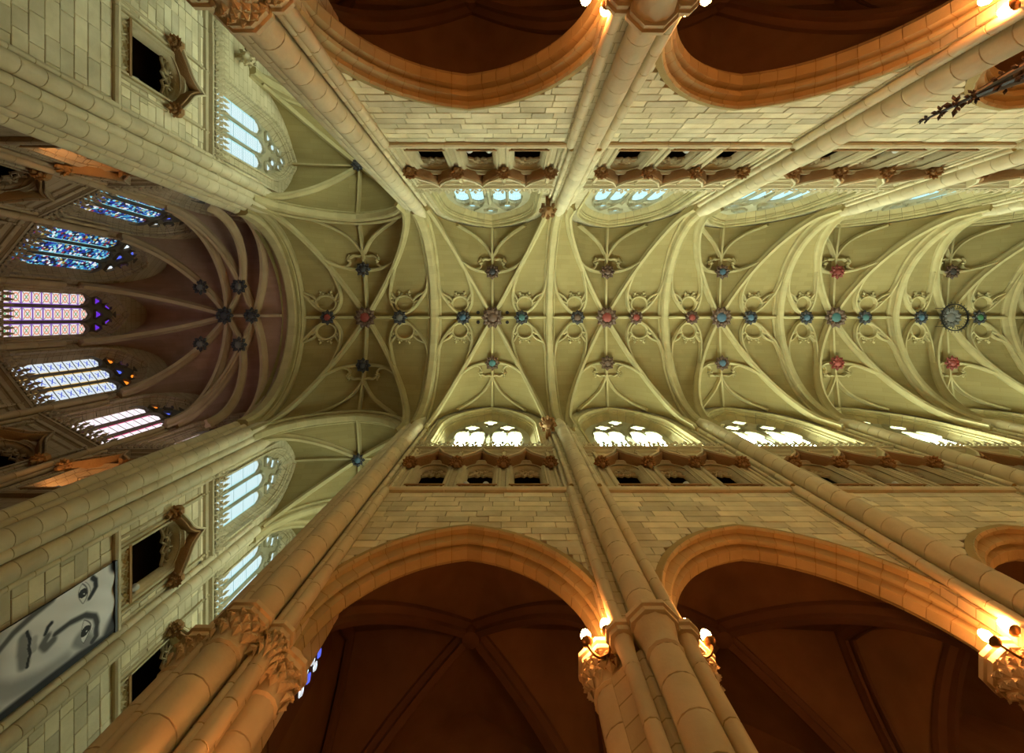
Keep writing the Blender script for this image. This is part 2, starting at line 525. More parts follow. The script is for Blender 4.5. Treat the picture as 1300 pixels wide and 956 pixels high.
def arcpts(cx, cz, r, a0, a1, n):
    return [(cx + r*math.cos(a0+(a1-a0)*i/n), cz + r*math.sin(a0+(a1-a0)*i/n)) for i in range(n+1)]

def seg_top(a, zs, rise):
    R = (a*a + rise*rise)/(2*rise)
    return lambda x: zs + math.sqrt(max(0, R*R - min(abs(x), a)**2)) - (R - rise)

def string_course(parent, width, z, mat, blocks, depth=0.17, key=''):
    n = blocks; L = width/n
    def mk():
        mb = MB()
        pf = [(0.03, z-0.02), (-depth*0.75, z-0.02), (-depth, z+0.04), (-depth, z+0.11), (-depth*0.6, z+0.17), (0.03, z+0.2)]
        vs = [(-L/2+0.006, y, q) for y, q in pf] + [(L/2-0.006, y, q) for y, q in pf]
        k = len(pf)
        mb.add(vs, [tuple(range(k)), tuple(range(2*k-1, k-1, -1))] + [(i, i+k, (i+1)%k+k, (i+1)%k) for i in range(k)])
        return mb.mesh('string_block')
    me = cached(('string', round(L, 3), z, depth), mk)
    for i in range(n):
        part('string_course_block', me, mat, parent, (-width/2 + L*(i+0.5), 0, 0))

def build_triforium(fr, width, n, label, mats, seed, sp=1.55, a=0.52, name='triforium_arcade', fleur_step=0.33, zs0=12.05, stones=False, group=None):
    """blind passage arcade between string course and clerestory sill"""
    wallm, carve, browm = mats
    r = root(name, label, 'arcade', fr, (0, 0, zs0), 'structure', group)
    z0, sill, spr, rise, ztop = zs0+0.15, zs0+0.58, zs0+2.2, 0.42, 16.2
    top = seg_top(a, spr, rise)
    cs = [(i-(n-1)/2)*sp for i in range(n)]
    opens = [(c, a, z0+0.05, top) for c in cs]
    key = ('tri', round(width, 2), n, sp, a, zs0)
    part('wall_face', cached(key+('w',), lambda: wall_sheet(-width/2, width/2, z0-0.12, ztop, opens, 0.0, nx=12)), wallm if not stones else M['mortar'], r)
    if stones:
        for me in cached(key+('st', seed), lambda: stone_layout(-width/2, width/2, z0+0.1, ztop-0.25, 0.31, [(c, a+0.24, z0, (lambda f: (lambda x: f(x)+0.42))(top)) for c in cs], seed)):
            part('stone', me, M['ashlar'], r)
    # dark passage behind the openings
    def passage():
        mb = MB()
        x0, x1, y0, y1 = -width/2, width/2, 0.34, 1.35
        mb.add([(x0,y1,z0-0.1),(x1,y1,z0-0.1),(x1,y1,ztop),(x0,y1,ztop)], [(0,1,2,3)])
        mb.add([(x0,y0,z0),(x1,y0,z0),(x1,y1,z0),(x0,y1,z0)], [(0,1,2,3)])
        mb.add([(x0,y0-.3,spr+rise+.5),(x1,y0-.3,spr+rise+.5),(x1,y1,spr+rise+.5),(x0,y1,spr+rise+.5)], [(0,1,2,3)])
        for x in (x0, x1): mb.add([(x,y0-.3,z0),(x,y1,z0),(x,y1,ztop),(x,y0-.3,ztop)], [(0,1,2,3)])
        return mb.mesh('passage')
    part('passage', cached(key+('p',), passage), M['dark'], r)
    string_course(r, width, zs0, M['shaft'] if wallm is not M['choirwall'] else wallm, max(1, round(width/2.0)))
    # one opening
    def reveal():
        mb = MB()
        path = [(a, z0+0.05), (a, spr)] + [(a - 2*a*i/12, top(a - 2*a*i/12)) for i in range(1, 12)] + [(-a, spr), (-a, z0+0.05)]
        pf = [(-0.09, 0.02), (-0.09, -0.05), (-0.03, -0.05), (0.0, 0.02), (0.045, 0.05), (0.0, 0.10), (0.06, 0.16), (0.10, 0.22), (0.10, 0.36), (-0.02, 0.36)]
        return mb.sweep2d(path, pf).mesh('opening_moulding', True, 35)
    rv = cached(('trv', a, zs0), reveal)
    def ogee():
        W = sp/2 if n > 1 else a + 0.33
        half = []
        for i in range(13):
            t = i/12
            x = W*(1-t)
            z = spr - 0.12 + 0.62*math.sin(t*PI/2)**1.15 + 0.42*max(0, (t-0.6)/0.4)**2
            half.append((x, z))
        path = half + [(-x, z) for x, z in reversed(half[:-1])]
        pf = [(-0.08, 0.02), (-0.08, -0.06), (-0.03, -0.10), (-0.05, -0.16), (0.0, -0.26), (0.05, -0.28), (0.08, -0.22), (0.07, 0.02)]
        return MB().sweep2d(path, pf).mesh('ogee_hood', True, 35)
    og = cached(('togee', a, sp, n > 1, zs0), ogee)
    def lattice():
        mb = MB(); zb = spr - 0.16
        pf = [(-0.025, 0.26), (0.0, 0.22), (0.025, 0.26), (0.025, 0.32), (-0.025, 0.32)]
        for sx in (-1, 1):
            mb.sweep2d(arcpts(sx*a*0.52, zb+0.30, a*0.30, 0, 2*PI, 10)[:-1], pf, True)
            mb.sweep2d([(sx*a, zb+0.06), (sx*a*0.75, zb), (sx*a*0.4, zb+0.10), (sx*a*0.2, zb+0.02), (0, zb+0.16)], pf)
        mb.sweep2d(arcpts(0, zb+0.42, a*0.26, 0, 2*PI, 10)[:-1], pf, True)
        mb.sweep2d([(-a, spr+0.14), (-a*0.4, spr+0.06), (0, spr+0.2), (a*0.4, spr+0.06), (a, spr+0.14)], pf)
        for sx in (-1, 1): mb.octa((sx*a*0.3, 0.25, zb+0.25), (sx*0.6, -0.2, 0.6), (0, 1, 0), 0.16, 0.05, 0.03)
        return mb.mesh('opening_tracery')
    def fillet():
        W = sp/2 if n > 1 else a + 0.33
        half = [(W*(1-i/12), spr - 0.02 + 0.62*math.sin(i/12*PI/2)**1.15 + 0.46*max(0, (i/12-0.6)/0.4)**2) for i in range(13)]
        return MB().sweep2d(half + [(-x, z) for x, z in reversed(half[:-1])], [(-0.05, 0.0), (-0.05, -0.31), (-0.01, -0.33), (0.02, -0.31), (0.02, 0.0)]).mesh('hood_fillet', True, 35)
    fi = cached(('tfil', a, sp, n > 1, zs0), fillet)
    la = cached(('tlat', a, zs0), lattice)
    def parapet():
        mb = MB()
        mb.box(-a+0.02, a-0.02, 0.02, 0.10, z0, sill-0.08)
        pf = [(-0.025, 0.03), (0.0, -0.05), (0.025, 0.03)]
        pz = z0 + 0.02; hh = sill - 0.09 - pz; q = (2*a-0.1)/3
        for i in range(3):
            cx = -a + 0.05 + q*(i+0.5)
            mb.sweep2d(arcpts(cx, pz+hh*0.5, q*0.42, 0, 2*PI, 10)[:-1], pf, True)
            mb.sweep2d(arcpts(cx, pz+hh*0.5, q*0.2, 0.6, 0.6+PI*1.4, 6), pf)
            mb.sweep2d([(cx-q/2, pz), (cx-q*0.1, pz+hh*0.12), (cx, pz+hh*0.06), (cx+q*0.1, pz+hh*0.12), (cx+q/2, pz)], pf)
            mb.sweep2d([(cx-q/2, pz+hh), (cx, pz+hh*0.82), (cx+q/2, pz+hh)], pf)
        return mb.mesh('parapet_panel')
    pa = cached(('tpar', a, zs0), parapet)
    ra = cached(('trail', a, zs0), lambda: MB().box(-a-0.08, a+0.08, -0.07, 0.3, sill-0.08, sill+0.0).box(-a-0.05, a+0.05, -0.04, 0.26, sill, sill+0.03).mesh('parapet_rail'))
    for c in cs:
        part('opening_moulding', rv, carve, r, (c, 0, 0))
        part('ogee_hood', og, browm, r, (c, 0, 0), label='brown ogee hood moulding')
        part('hood_fillet', fi, wallm if wallm is M['choirwall'] else M['shaft'], r, (c, 0, 0), label='pale fillet along the hood')
        part('opening_tracery', la, carve, r, (c, 0, 0))
        part('parapet_panel', pa, carve, r, (c, 0, 0))
        part('parapet_rail', ra, browm, r, (c, 0, 0))
    me_c = cached('corbel', corbel_mesh); me_p = cached('pinnacle', pinnacle_mesh)
    xs = [-n*sp/2 + sp*i for i in range(n+1)] if n > 1 else [-a-0.33, a+0.33]
    for x in xs:
        part('carved_corbel', me_c, browm, r, (x, 0, spr + 0.0), label='brown carved corbel between the hoods')
        part('pinnacle', me_p, carve, r, (x, 0, spr + 0.06))
        part('jamb_shaft', cached(('jamb', zs0), lambda: MB().lathe([(0.055, z0), (0.055, spr-0.32)], 8, -0.12, -0.03).lathe([(0.055, z0), (0.055, spr-0.32)], 8, 0.12, -0.03).box(-0.1, 0.1, -0.02, 0.05, z0, spr-0.3).mesh('jamb_shaft', True)), carve, r, (x, 0, 0))
    # cornice and its leaf crest
    def cornice():
        pf = [(0.03, 15.30), (-0.05, 15.34), (-0.05, 15.46), (-0.02, 15.48), (-0.02, 15.56), (-0.12, 15.62), (-0.12, 15.70), (-0.06, 15.74), (-0.06, 15.84), (-0.17, 15.90), (-0.18, 15.98), (-0.14, 16.02), (0.03, 16.06)]
        k = len(pf); mb = MB()
        mb.add([(-width/2, y, z) for y, z in pf] + [(width/2, y, z) for y, z in pf],
               [tuple(range(k)), tuple(range(2*k-1, k-1, -1))] + [(i, i+k, (i+1)%k+k, (i+1)%k) for i in range(k)])
        return mb.mesh('cornice')
    part('cornice', cached(('cornice', round(width, 2)), cornice), carve, r)
    fl = cached('fleur', fleuron_mesh)
    nf = int(width/fleur_step)
    for i in range(nf):
        part('leaf_fleuron', fl, carve, r, ((i+0.5)/nf*width - width/2, -0.10, 16.0), scale=(1.3, 1.2, 1.5) if n > 1 else (1.35, 1.5, 2.1))
    return r

# ---- windows
def foil_poly(cx, cz, r, n, rot=0.0, k=5):
    """an n-lobed foil outline"""
    pts = []
    for i in range(n):
        a = rot + 2*PI*i/n
        ox, oz = cx + r*0.5*math.cos(a), cz + r*0.5*math.sin(a)
        for j in range(k+1):
            b = a - PI*0.52 + PI*1.04*j/k
            pts.append((ox + r*0.5*math.cos(b), oz + r*0.5*math.sin(b)))
    return pts

def pane_mesh(poly, y=0.0, th=0.012):
    mb = MB().prism(poly, y, y + th)
    xs = [p[0] for p in poly]; zs = [p[1] for p in poly]
    x0, x1, z0, z1 = min(xs), max(xs), min(zs), max(zs)
    def uvf(me):
        lay = me.uv_layers.new(name='UVMap')
        for lp in me.loops:
            co = me.vertices[lp.vertex_index].co
            lay.data[lp.index].uv = ((co.x-x0)/(x1-x0), (co.z-z0)/(z1-z0))
    mb.uv = uvf
    return mb.mesh('pane')

WIN = [0]
def build_window(fr, label, arch, zsill, lanc, foils, gm, fm, tracm, framem, npan, yg=0.5, group=None, dmull=(), sub=(), wall_y=0.0, key=None, dim=None):
    """lanc: [(x, halfwidth, ztop)]; foils: [(x,z,r,lobes,rot,mat)]; a stained window in its deep frame"""
    WIN[0] += 1
    r = root('window_%d' % WIN[0], label, 'window', fr, (0, yg, zsill), 'structure', group)
    key = ('win', key)
    pl = [(x, z) for x, z in arch.line(0.26, zsill, 10)]
    part('tracery_plate', cached(key+('plate',), lambda: MB().prism(pl, yg+0.03, yg+0.09).mesh('tracery_plate')), tracm, r)
    prof = [(-0.06, -0.02), (-0.06, -0.08), (0.02, -0.08), (0.04, 0.0), (0.02, 0.06), (0.09, 0.12), (0.09, 0.18), (0.14, 0.2), (0.13, 0.30), (0.19, 0.34), (0.27, yg-0.03), (0.30, yg+0.03)]
    n = 6
    for i, me in enumerate(cached(key+('frame',), lambda: frame_blocks(arch, zsill, prof, 9))):
        part('frame_block', me, framem, r)
    part('sill', cached(key+('sill',), lambda: MB().add([(-arch.a-.05, -.05, zsill-.12), (arch.a+.05, -.05, zsill-.12), (arch.a+.05, yg+.08, zsill-.12), (-arch.a-.05, yg+.08, zsill-.12), (-arch.a-.05, -.05, zsill-.08), (arch.a+.05, -.05, zsill-.08), (arch.a+.05, yg+.08, zsill+.2), (-arch.a-.05, yg+.08, zsill+.2)], [(0,3,2,1),(4,5,6,7),(0,1,5,4),(1,2,6,5),(2,3,7,6),(3,0,4,7)]).mesh('sill')), framem, r)
    # mullions and tracery bars
    bp = [(-0.05, yg+0.03), (-0.05, yg-0.05), (0.0, yg-0.14), (0.05, yg-0.05), (0.05, yg+0.03)]
    thin = [(q*0.6, yg - (yg-y)*0.8) for q, y in bp]
    xs = sorted(l[0] for l in lanc)
    for i in range(len(xs)-1):
        mx = (xs[i]+xs[i+1])/2
        zt = min(lanc[i][2], lanc[i+1][2]) + 0.1
        big = i in dmull
        me = cached(key+('mul', i), lambda: MB().sweep2d([(mx, zsill), (mx, zt + (0.35 if big else 0))], [(q*(1.7 if big else 1), y) for q, y in bp]).mesh('mullion'))
        part('mullion', me, tracm, r)
    for i, (x, hw, zt) in enumerate(lanc):
        def head():
            z1 = zt - hw*1.15
            p = [(x+hw+0.02, z1-0.25), (x+hw+0.02, z1)] + arcpts(x-hw*0.5, z1, hw*1.5+0.02, 0.15, PI*0.36, 4) + [(x, zt+0.06)]
            p = p + [(2*x-a_, b_) for a_, b_ in reversed(p[:-1])]
            return MB().sweep2d(p, thin).mesh('lancet_head')
        part('lancet_head', cached(key+('head', i), head), tracm, r)
    for i, path in enumerate(sub):
        part('tracery_bar', cached(key+('sub', i), lambda: MB().sweep2d(path, thin if len(path) > 2 else bp).mesh('tracery_bar', True)), tracm, r)
    for i, (x, z, rr, nl, rot, mt) in enumerate(foils):
        part('tracery_ring', cached(key+('ring', i), lambda: MB().sweep2d(foil_poly(x, z, rr*1.12, nl, rot, 3), thin, True).mesh('tracery_ring')), tracm, r)
        part('pane', cached(key+('foil', i), lambda: pane_mesh(foil_poly(x, z, rr, nl, rot), yg+0.012)), M[mt] if isinstance(mt, str) else mt, r)
    for i, (x, hw, zt) in enumerate(lanc):
        zh = zt - hw*1.2
        zb = zsill + 0.08
        hp = (zh - zb)/npan
        for j in range(npan):
            me = cached(key+('pane', round(hw, 3), round(hp, 4)), lambda: pane_mesh([(-hw+.02, 0.014), (hw-.02, 0.014), (hw-.02, hp-0.014), (-hw+.02, hp-0.014)], yg+0.012))
            part('pane', me, gm, r, (x, 0, zb + hp*j))
        hd = [(-hw+.02, 0.008), (hw-.02, 0.008), (hw*0.92, hw*0.3), (hw*0.62, hw*0.52), (hw*0.66, hw*0.78), (0.0, hw*1.15)]
        hd = hd + [(-a_, b_) for a_, b_ in reversed(hd[2:-1])]
        part('pane', cached(key+('hpane', round(hw, 3)), lambda: pane_mesh(hd, yg+0.012)), gm, r, (x, 0, zh))
    return r

def frame_blocks(arch, zsill, prof, n):
    out = voussoirs(arch, prof, n, 2, 0.006)
    for sg in (1, -1):
        zz = zsill
        m = max(1, round((arch.zs-zsill)/0.55)); h = (arch.zs-zsill)/m
        for i in range(m):
            mb = MB(); k = len(prof)
            mb.add([(sg*(arch.a-d), y, zsill+h*i+0.006) for d, y in prof] + [(sg*(arch.a-d), y, zsill+h*(i+1)-0.006) for d, y in prof],
                   [tuple(range(k)), tuple(range(2*k-1, k-1, -1))] + [(j, j+k, (j+1)%k+k, (j+1)%k) for j in range(k)])
            out.append(mb.mesh('frame_block', True, 30))
    return out

def build_clerestory(fr, width, arch, zsill, label, wallm, ztop=24.3, name='clerestory_wall', key=''):
    r = root(name, label, 'wall', fr, (0, 0, 16.2), 'structure')
    part('wall_face', cached(('cl', key, round(width, 2)), lambda: wall_sheet(-width/2, width/2, 16.15, ztop, [(0, arch.a+0.01, zsill-0.1, lambda x: arch.z(x, -0.01))], 0.0, nx=16)), wallm, r)
    return r

# ------------------------------------------------------------------ vault builder
class Vault:
    def __init__(s, A, rise, hs, sag=0.4, sagx=None):
        s.A, s.hs, s.sag, s.rise = A, hs, sag, rise
        s.sagx = sag if sagx is None else sagx
        s.R = (A*A + rise*rise)/(2*A); s.c = s.R - A
    def F(s, t):
        t = min(1.0, abs(t))
        return math.sqrt(max(0.0, s.R**2 - (s.A*t + s.c)**2))
    def z(s, u, w_):
        u, w_ = min(1, abs(u)), min(1, abs(w_))
        return s.hs + s.F(min(u, w_)) - (s.sagx if u > w_ else s.sag)*abs(u*u - w_*w_)

def severy_mesh(v, apex, A, B, n=14, m=16, ext=None, sag=None):
    """a web between two ribs: apex (x,y), corners A and B"""
    apex, A, B = Vector(apex), Vector(A), Vector(B)
    sag = v.sag if sag is None else sag
    mb = MB()
    ts = [math.sin(i/n*PI/2) for i in range(n+1)]
    ss = [math.copysign(math.sin(abs(j)/(m/2)*PI/2), j) for j in range(-m//2, m//2+1)]
    for t in ts:
        for q in ss:
            p = apex + t*((A+B)/2 + q*(B-A)/2 - apex)
            mb.v.append((p.x, p.y, v.hs + v.F(q*t) - sag*t*t*(1-q*q)))
    if ext is not None:
        e = Vector(ext)
        for q in ss:
            p = (A+B)/2 + q*(B-A)/2 + e
            mb.v.append((p.x, p.y, v.hs + v.F(q) - sag*(1-q*q)))
    k = len(ss)
    for i in range(len(mb.v)//k - 1):
        for j in range(k-1): mb.f.append((i*k+j, i*k+j+1, (i+1)*k+j+1, (i+1)*k+j))
    return mb.mesh('web', True, 60)

P_DIAG = [(-0.13, 0.04), (-0.13, -0.07), (-0.08, -0.13), (-0.055, -0.18), (-0.065, -0.32), (0.065, -0.32), (0.055, -0.18), (0.08, -0.13), (0.13, -0.07), (0.13, 0.04)]
P_TIER = [(-0.09, 0.04), (-0.09, -0.09), (-0.045, -0.15), (-0.04, -0.24), (0.04, -0.24), (0.045, -0.15), (0.09, -0.09), (0.09, 0.04)]
P_RIDGE = [(-0.085, 0.04), (-0.085, -0.07), (-0.05, -0.14), (-0.05, -0.26), (0.05, -0.26), (0.05, -0.14), (0.085, -0.07), (0.085, 0.04)]
P_CUSP = [(-0.06, 0.04), (-0.06, -0.13), (-0.025, -0.20), (0.025, -0.20), (0.06, -0.13), (0.06, 0.04)]
P_TRANS = [(-0.30, 0.05), (-0.30, -0.10), (-0.24, -0.16), (-0.20, -0.12), (-0.16, -0.22), (-0.17, -0.32), (-0.10, -0.40), (0.10, -0.40), (0.17, -0.32), (0.16, -0.22), (0.20, -0.12), (0.24, -0.16), (0.30, -0.10), (0.30, 0.05)]

def catmull(pts, n=5):
    out = []
    P = [Vector(p) for p in pts]
    P = [P[0]*2 - P[1]] + P + [P[-1]*2 - P[-2]]
    for i in range(1, len(P)-2):
        for k in range(n):
            t = k/n
            out.append(0.5*((2*P[i]) + (-P[i-1]+P[i+1])*t + (2*P[i-1]-5*P[i]+4*P[i+1]-P[i+2])*t*t + (-P[i-1]+3*P[i]-3*P[i+1]+P[i+2])*t**3))
    out.append(P[-2])
    return out

def rib(plan, zf, prof, name='rib', tail=None):
    """a rib swept along plan points lifted onto the web"""
    pts = [Vector((p[0], p[1], zf(p[0], p[1]))) for p in plan]
    sides = []
    for i in range(len(plan)):
        a, b = Vector(plan[max(0, i-1)][:2]), Vector(plan[min(len(plan)-1, i+1)][:2])
        d = (b-a).normalized()
        sides.append(Vector((-d.y, d.x, 0)))
    if tail is not None:
        e = pts[-1]; pts += [Vector((e.x, e.y, e.z - 0.25)), Vector((e.x, e.y, tail))]; sides += [sides[-1]]*2
    return MB().sweep3(pts, sides, prof).mesh(name, True, 35)

def span(a, b, n=16):
    a, b = Vector(a), Vector(b)
    return [a + (b-a)*math.sin(i/n*PI/2) for i in range(n+1)]

def nave_bay_meshes(key, hx, hy, inset, v):
    """meshes of one star-vaulted bay around its boss: [(name, mesh)]"""
    hxe = hx - inset
    def z(x, y):
        return v.z(x/hxe, y/hy)
    out = []
    for sg in (1, -1):
        out.append(('web', severy_mesh(v, (0, 0), (-hxe, sg*hy), (hxe, sg*hy))))
        out.append(('web', severy_mesh(v, (0, 0), (sg*hxe, -hy), (sg*hxe, hy), ext=(sg*inset, 0), sag=v.sagx)))
    kx, ky = hx/3.175, hy/4.95
    def zr(x, y): return z(x, y)
    for sx in (1, -1):
        for sy in (1, -1):
            out.append(('diagonal_rib', rib(span((0.1*sx, 0.1*sy*hy/hxe), (sx*hxe*0.985, sy*hy*0.985)), zr, P_DIAG, tail=18.3)))
        out.append(('ridge_rib', rib([(sx*hx*i/10, 0) for i in range(11)], zr, P_RIDGE)))
    for sy in (1, -1):
        out.append(('ridge_rib', rib([(0, sy*hy*i/10) for i in range(11)], zr, P_RIDGE)))
    outer = [(1.62, 0.05), (2.16, 0.46), (2.50, 0.88), (2.74, 1.42), (2.88, 2.05), (2.95, 2.7)]
    inner = [(1.60, 0.05), (1.25, 0.57), (1.14, 1.13), (1.22, 1.78), (1.45, 2.55)]
    smile = [(1.72, 3.05), (1.22, 2.74), (0.66, 2.57), (0.0, 2.52)]
    tri = [(0.0, 3.18), (0.13, 3.55), (0.5, 4.1), (1.1, 4.55), (1.85, 4.88)]
    for sx in (1, -1):
        for sy in (1, -1):
            def tr(pts): return [(p[0]*sx*(kx if p[0] < 2.7 else kx*1.03), p[1]*sy*ky) for p in pts]
            out.append(('tierceron', rib(catmull(tr(outer)), zr, P_TIER)))
            out.append(('tierceron', rib(catmull(tr(inner)), zr, P_TIER)))
            out.append(('tierceron', rib(catmull(tr(smile)), zr, P_TIER)))
            out.append(('tierceron', rib(catmull(tr(tri)), zr, P_TIER)))
            ring = [(1.80 + 0.44*math.cos(a_), 0.74 + 0.42*math.sin(a_)) for a_ in [2*PI*i/16 for i in range(17)]]
            out.append(('tracery_ring', rib(tr(ring), zr, P_CUSP)))
            mb = MB()
            for (cx, cy) in ((2.26, 0.86), (1.30, 0.98), (1.98, 1.22), (1.60, 1.22)):
                x, y = cx*sx*kx, cy*sy*ky
                q = zr(x, y) - 0.13
                d = Vector((cx-1.80, cy-0.74, 0)); d.x *= sx; d.y *= sy
                mb.octa((x, y, q), d, (0, 0, 1), 0.26, 0.09, 0.10)
                mb.octa((x, y, q), (-d.y, d.x, 0), (0, 0, 1), 0.2, 0.07, 0.09)
                mb.octa((x, y, q), (d.y, -d.x, 0), (0, 0, 1), 0.15, 0.05, 0.05)
            for arm in ([(2.70, 1.34), (2.42, 1.16), (2.20, 0.92)], [(1.16, 1.36), (1.30, 1.14), (1.43, 0.92)], [(2.52, 0.92), (2.36, 0.84), (2.22, 0.80)], [(1.15, 0.9), (1.26, 0.84), (1.38, 0.80)]):
                out.append(('tracery_cusp', rib(catmull(tr(arm), 3), zr, P_CUSP)))
            arc1 = catmull(tr([(0.03, 3.28), (0.2, 3.22), (0.42, 3.24), (0.6, 3.12)]), 4)
            arc2 = catmull(tr([(0.95, 2.64), (0.72, 2.72), (0.62, 2.9), (0.72, 3.04)]), 4)
            out.append(('tracery_cusp', rib(arc1, zr, P_CUSP)))
            out.append(('tracery_cusp', rib(arc2, zr, P_CUSP)))
            for (cx, cy, dx, dy) in ((0.6, 3.12, 1, -0.3), (0.6, 3.12, 0.3, 1), (0.72, 3.04, -0.4, 1), (0.72, 3.04, -1, -0.2)):
                x, y = cx*sx*kx, cy*sy*ky
                mb.octa((x, y, zr(x, y)-0.13), (dx*sx, dy*sy, 0), (0, 0, 1), 0.24, 0.08, 0.10)
            out.append(('tracery_leaf', mb.mesh('tracery_leaf')))
    return out, z

def arch_ring(key, fn_pts, prof, nblocks, steps=2, gap=0.006):
    """transverse arch split in blocks; fn_pts(f) gives (Vector, side) along f in 0..1"""
    def mk():
        out = []
        for i in range(nblocks):
            f0, f1 = i/nblocks + gap/nblocks*1.5, (i+1)/nblocks - gap/nblocks*1.5
            pts, sd = [], []
            for k in range(steps+1):
                p, q = fn_pts(f0 + (f1-f0)*k/steps)
                pts.append(p); sd.append(q)
            out.append(MB().sweep3(pts, sd, prof).mesh('voussoir', True, 35))
        return out
    return cached(key, mk)

def arch_path(v, half, axis, sag=0.0):
    """the pointed curve of v stretched to half span along x or y"""
    th = math.acos(v.c/v.R)
    def fn(f):
        g = 2*f - 1
        sg = -1 if g < 0 else 1
        ang = th*(1 - abs(g))*1.0
        ang = th - th*abs(g)
        t = (v.R*math.cos(ang) - v.c)/v.A
        zz = v.hs + v.R*math.sin(ang) - sag*(1-t*t)
        if axis == 'y': return Vector((0, sg*t*half, zz)), Vector((1, 0, 0))
        return Vector((sg*t*half, 0, zz)), Vector((0, 1, 0))
    return fn

# ------------------------------------------------------------------ piers
def drum_mesh(rad, h, n=14):
    g = 0.004; e = min(0.010, rad*0.08)
    return MB().lathe([(rad-e, g), (rad, g+0.006), (rad, h-g-0.006), (rad-e, h-g)], n).mesh('drum', True, 50)

def shaft(parent, x, y, rad, z0, z1, mat, h=0.5, name='drum'):
    n = max(1, round((z1-z0)/h)); hh = (z1-z0)/n
    me = cached(('drum', round(rad, 3), round(hh, 4)), lambda: drum_mesh(rad, hh, 14 if rad > 0.12 else 9))
    for i in range(n):
        part(name, me, mat, parent, (x, y, z0 + hh*i), rot=(0, 0, random.random()*0.3))
    core = cached(('core', round(rad, 3), round(z1-z0, 3)), lambda: MB().lathe([(rad*0.93, 0), (rad*0.93, z1-z0)], 14).mesh('shaft_core'))
    part('shaft_core', core, M['mortar'], parent, (x, y, z0))

def springer(parent, x, y, rad, z, mat):
    me = cached(('spr', rad), lambda: MB().lathe([(rad, 0), (rad*1.02, 0.05), (rad*0.8, 0.45), (rad*0.5, 1.1), (rad*0.2, 1.7)], 14).mesh('springer', True, 50))
    part('springer', me, mat, parent, (x, y, z))

def capital_mesh(rad):
    mb = MB()
    mb.lathe([(rad*1.02, -0.62), (rad*1.12, -0.58), (rad*1.02, -0.53), (rad*1.08, -0.35), (rad*1.3, -0.15), (rad*1.32, -0.13)], 12)
    mb.lathe([(rad*1.3, -0.14), (rad*1.3+0.06, -0.12), (rad*1.3+0.06, -0.04), (rad*1.3+0.10, -0.02), (rad*1.3+0.10, 0.05), (rad*1.1, 0.1)], 8, a0=PI/8)
    return mb.mesh('capital', True, 35)

def foliage_mesh(rad):
    mb = MB()
    for k, (z, L, q) in enumerate(((-0.5, 0.20, 1.04), (-0.40, 0.18, 1.07), (-0.30, 0.16, 1.14), (-0.20, 0.11, 1.25))):
        n = 11
        for i in range(n):
            a = 2*PI*(i + 0.5*(k % 2))/n
            d = Vector((math.cos(a), math.sin(a), 0))
            p = d*rad*q + Vector((0, 0, z))
            mb.octa(p, d*0.35 + Vector((0, 0, 0.8)), d, L, rad*0.22 + 0.01, 0.04)
            mb.octa(p + d*0.03 + Vector((0, 0, L*0.6)), d + Vector((0, 0, -0.3)), Vector((0, 0, 1)), 0.08, 0.04, 0.03)
    return mb.mesh('carved_foliage')

def capital(parent, x, y, rad, z, mat, leafy=True):
    c = part('capital', cached(('cap', rad), lambda: capital_mesh(rad)), mat, parent, (x, y, z))
    if leafy: part('carved_foliage', cached(('capf', rad), lambda: foliage_mesh(rad)), mat, c, sub=True)

ZF = -1.6
def nave_pier(fr, label, group=None, low=True):
    r = root('nave_pier', label, 'pier', fr, (0, 0, ZF if low else 12.0), 'structure', group)
    pil = cached(('pil', low), lambda: MB().box(-0.62, 0.62, -0.07, 0.1, 6.5 if low else 12, 12.0).box(-0.58, 0.58, -0.06, 0.1, 12.0, 19.2).box(-0.46, 0.46, -0.16, 0.1, 6.5 if low else 12, 19.0).mesh('pilaster'))
    part('pilaster', pil, M['wall'], r)
    zl = 6.5 if low else 12.0
    shaft(r, 0, -0.30, 0.25, zl, 18.4, M['shaft'])
    springer(r, 0, -0.30, 0.25, 18.4, M['shaft'])
    for sx in (-1, 1):
        if low:
            shaft(r, sx*0.47, -0.17, 0.115, zl, 11.95, M['shaft'], 0.6)
        shaft(r, sx*0.40, -0.17, 0.075, 12.2, 18.9, M['shaft'], 0.75)
        shaft(r, sx*0.55, -0.07, 0.05, 12.2, 18.6, M['shaft'], 0.95)
    if low:
        capital(r, 0, -0.30, 0.25, 6.45, M['shaft'], False)
        for sx in (-1, 1): capital(r, sx*0.47, -0.17, 0.115, 6.45, M['shaft'], False)
        for sx in (-1, 1): capital(r, sx*0.62, 0.52, 0.30, 6.7, M['shaft'])
        part('pier_core', cached('pcore', lambda: MB().lathe([(0.75, ZF), (0.75, 6.15)], 8, 0, 0.5, PI/8).mesh('pier_core')), M['wall'], r)
        shaft(r, 0, -0.30, 0.25, ZF, 5.85, M['shaft'])
        for sx in (-1, 1):
            shaft(r, sx*0.47, -0.17, 0.115, ZF, 5.85, M['shaft'], 0.8)
            shaft(r, sx*0.62, 0.52, 0.30, ZF, 6.1, M['shaft'], 0.6)
    return r

# ------------------------------------------------------------------ layout numbers
LB = 6.35
C = [-1.0 + LB*k for k in range(6)]            # bay centres of the nave
LINES = [-4.2 + LB*k for k in range(7)]        # transverse arch lines
NAVE = Vault(4.95, 5.25, 18.75, 0.45, 0.3)
ARC = Arch(2.75, 3.3, 6.8)
CL = Arch(2.2, 4.38, 19.5)
T3 = Arch(1.30, 2.75, 19.9)
T3n = Arch(1.45, 2.9, 19.9)
ORD = ['first', 'second', 'third', 'fourth', 'fifth', 'sixth']
SIDE = {1: ('south', 'shaded wall below white windows'), -1: ('north', 'pale wall')}

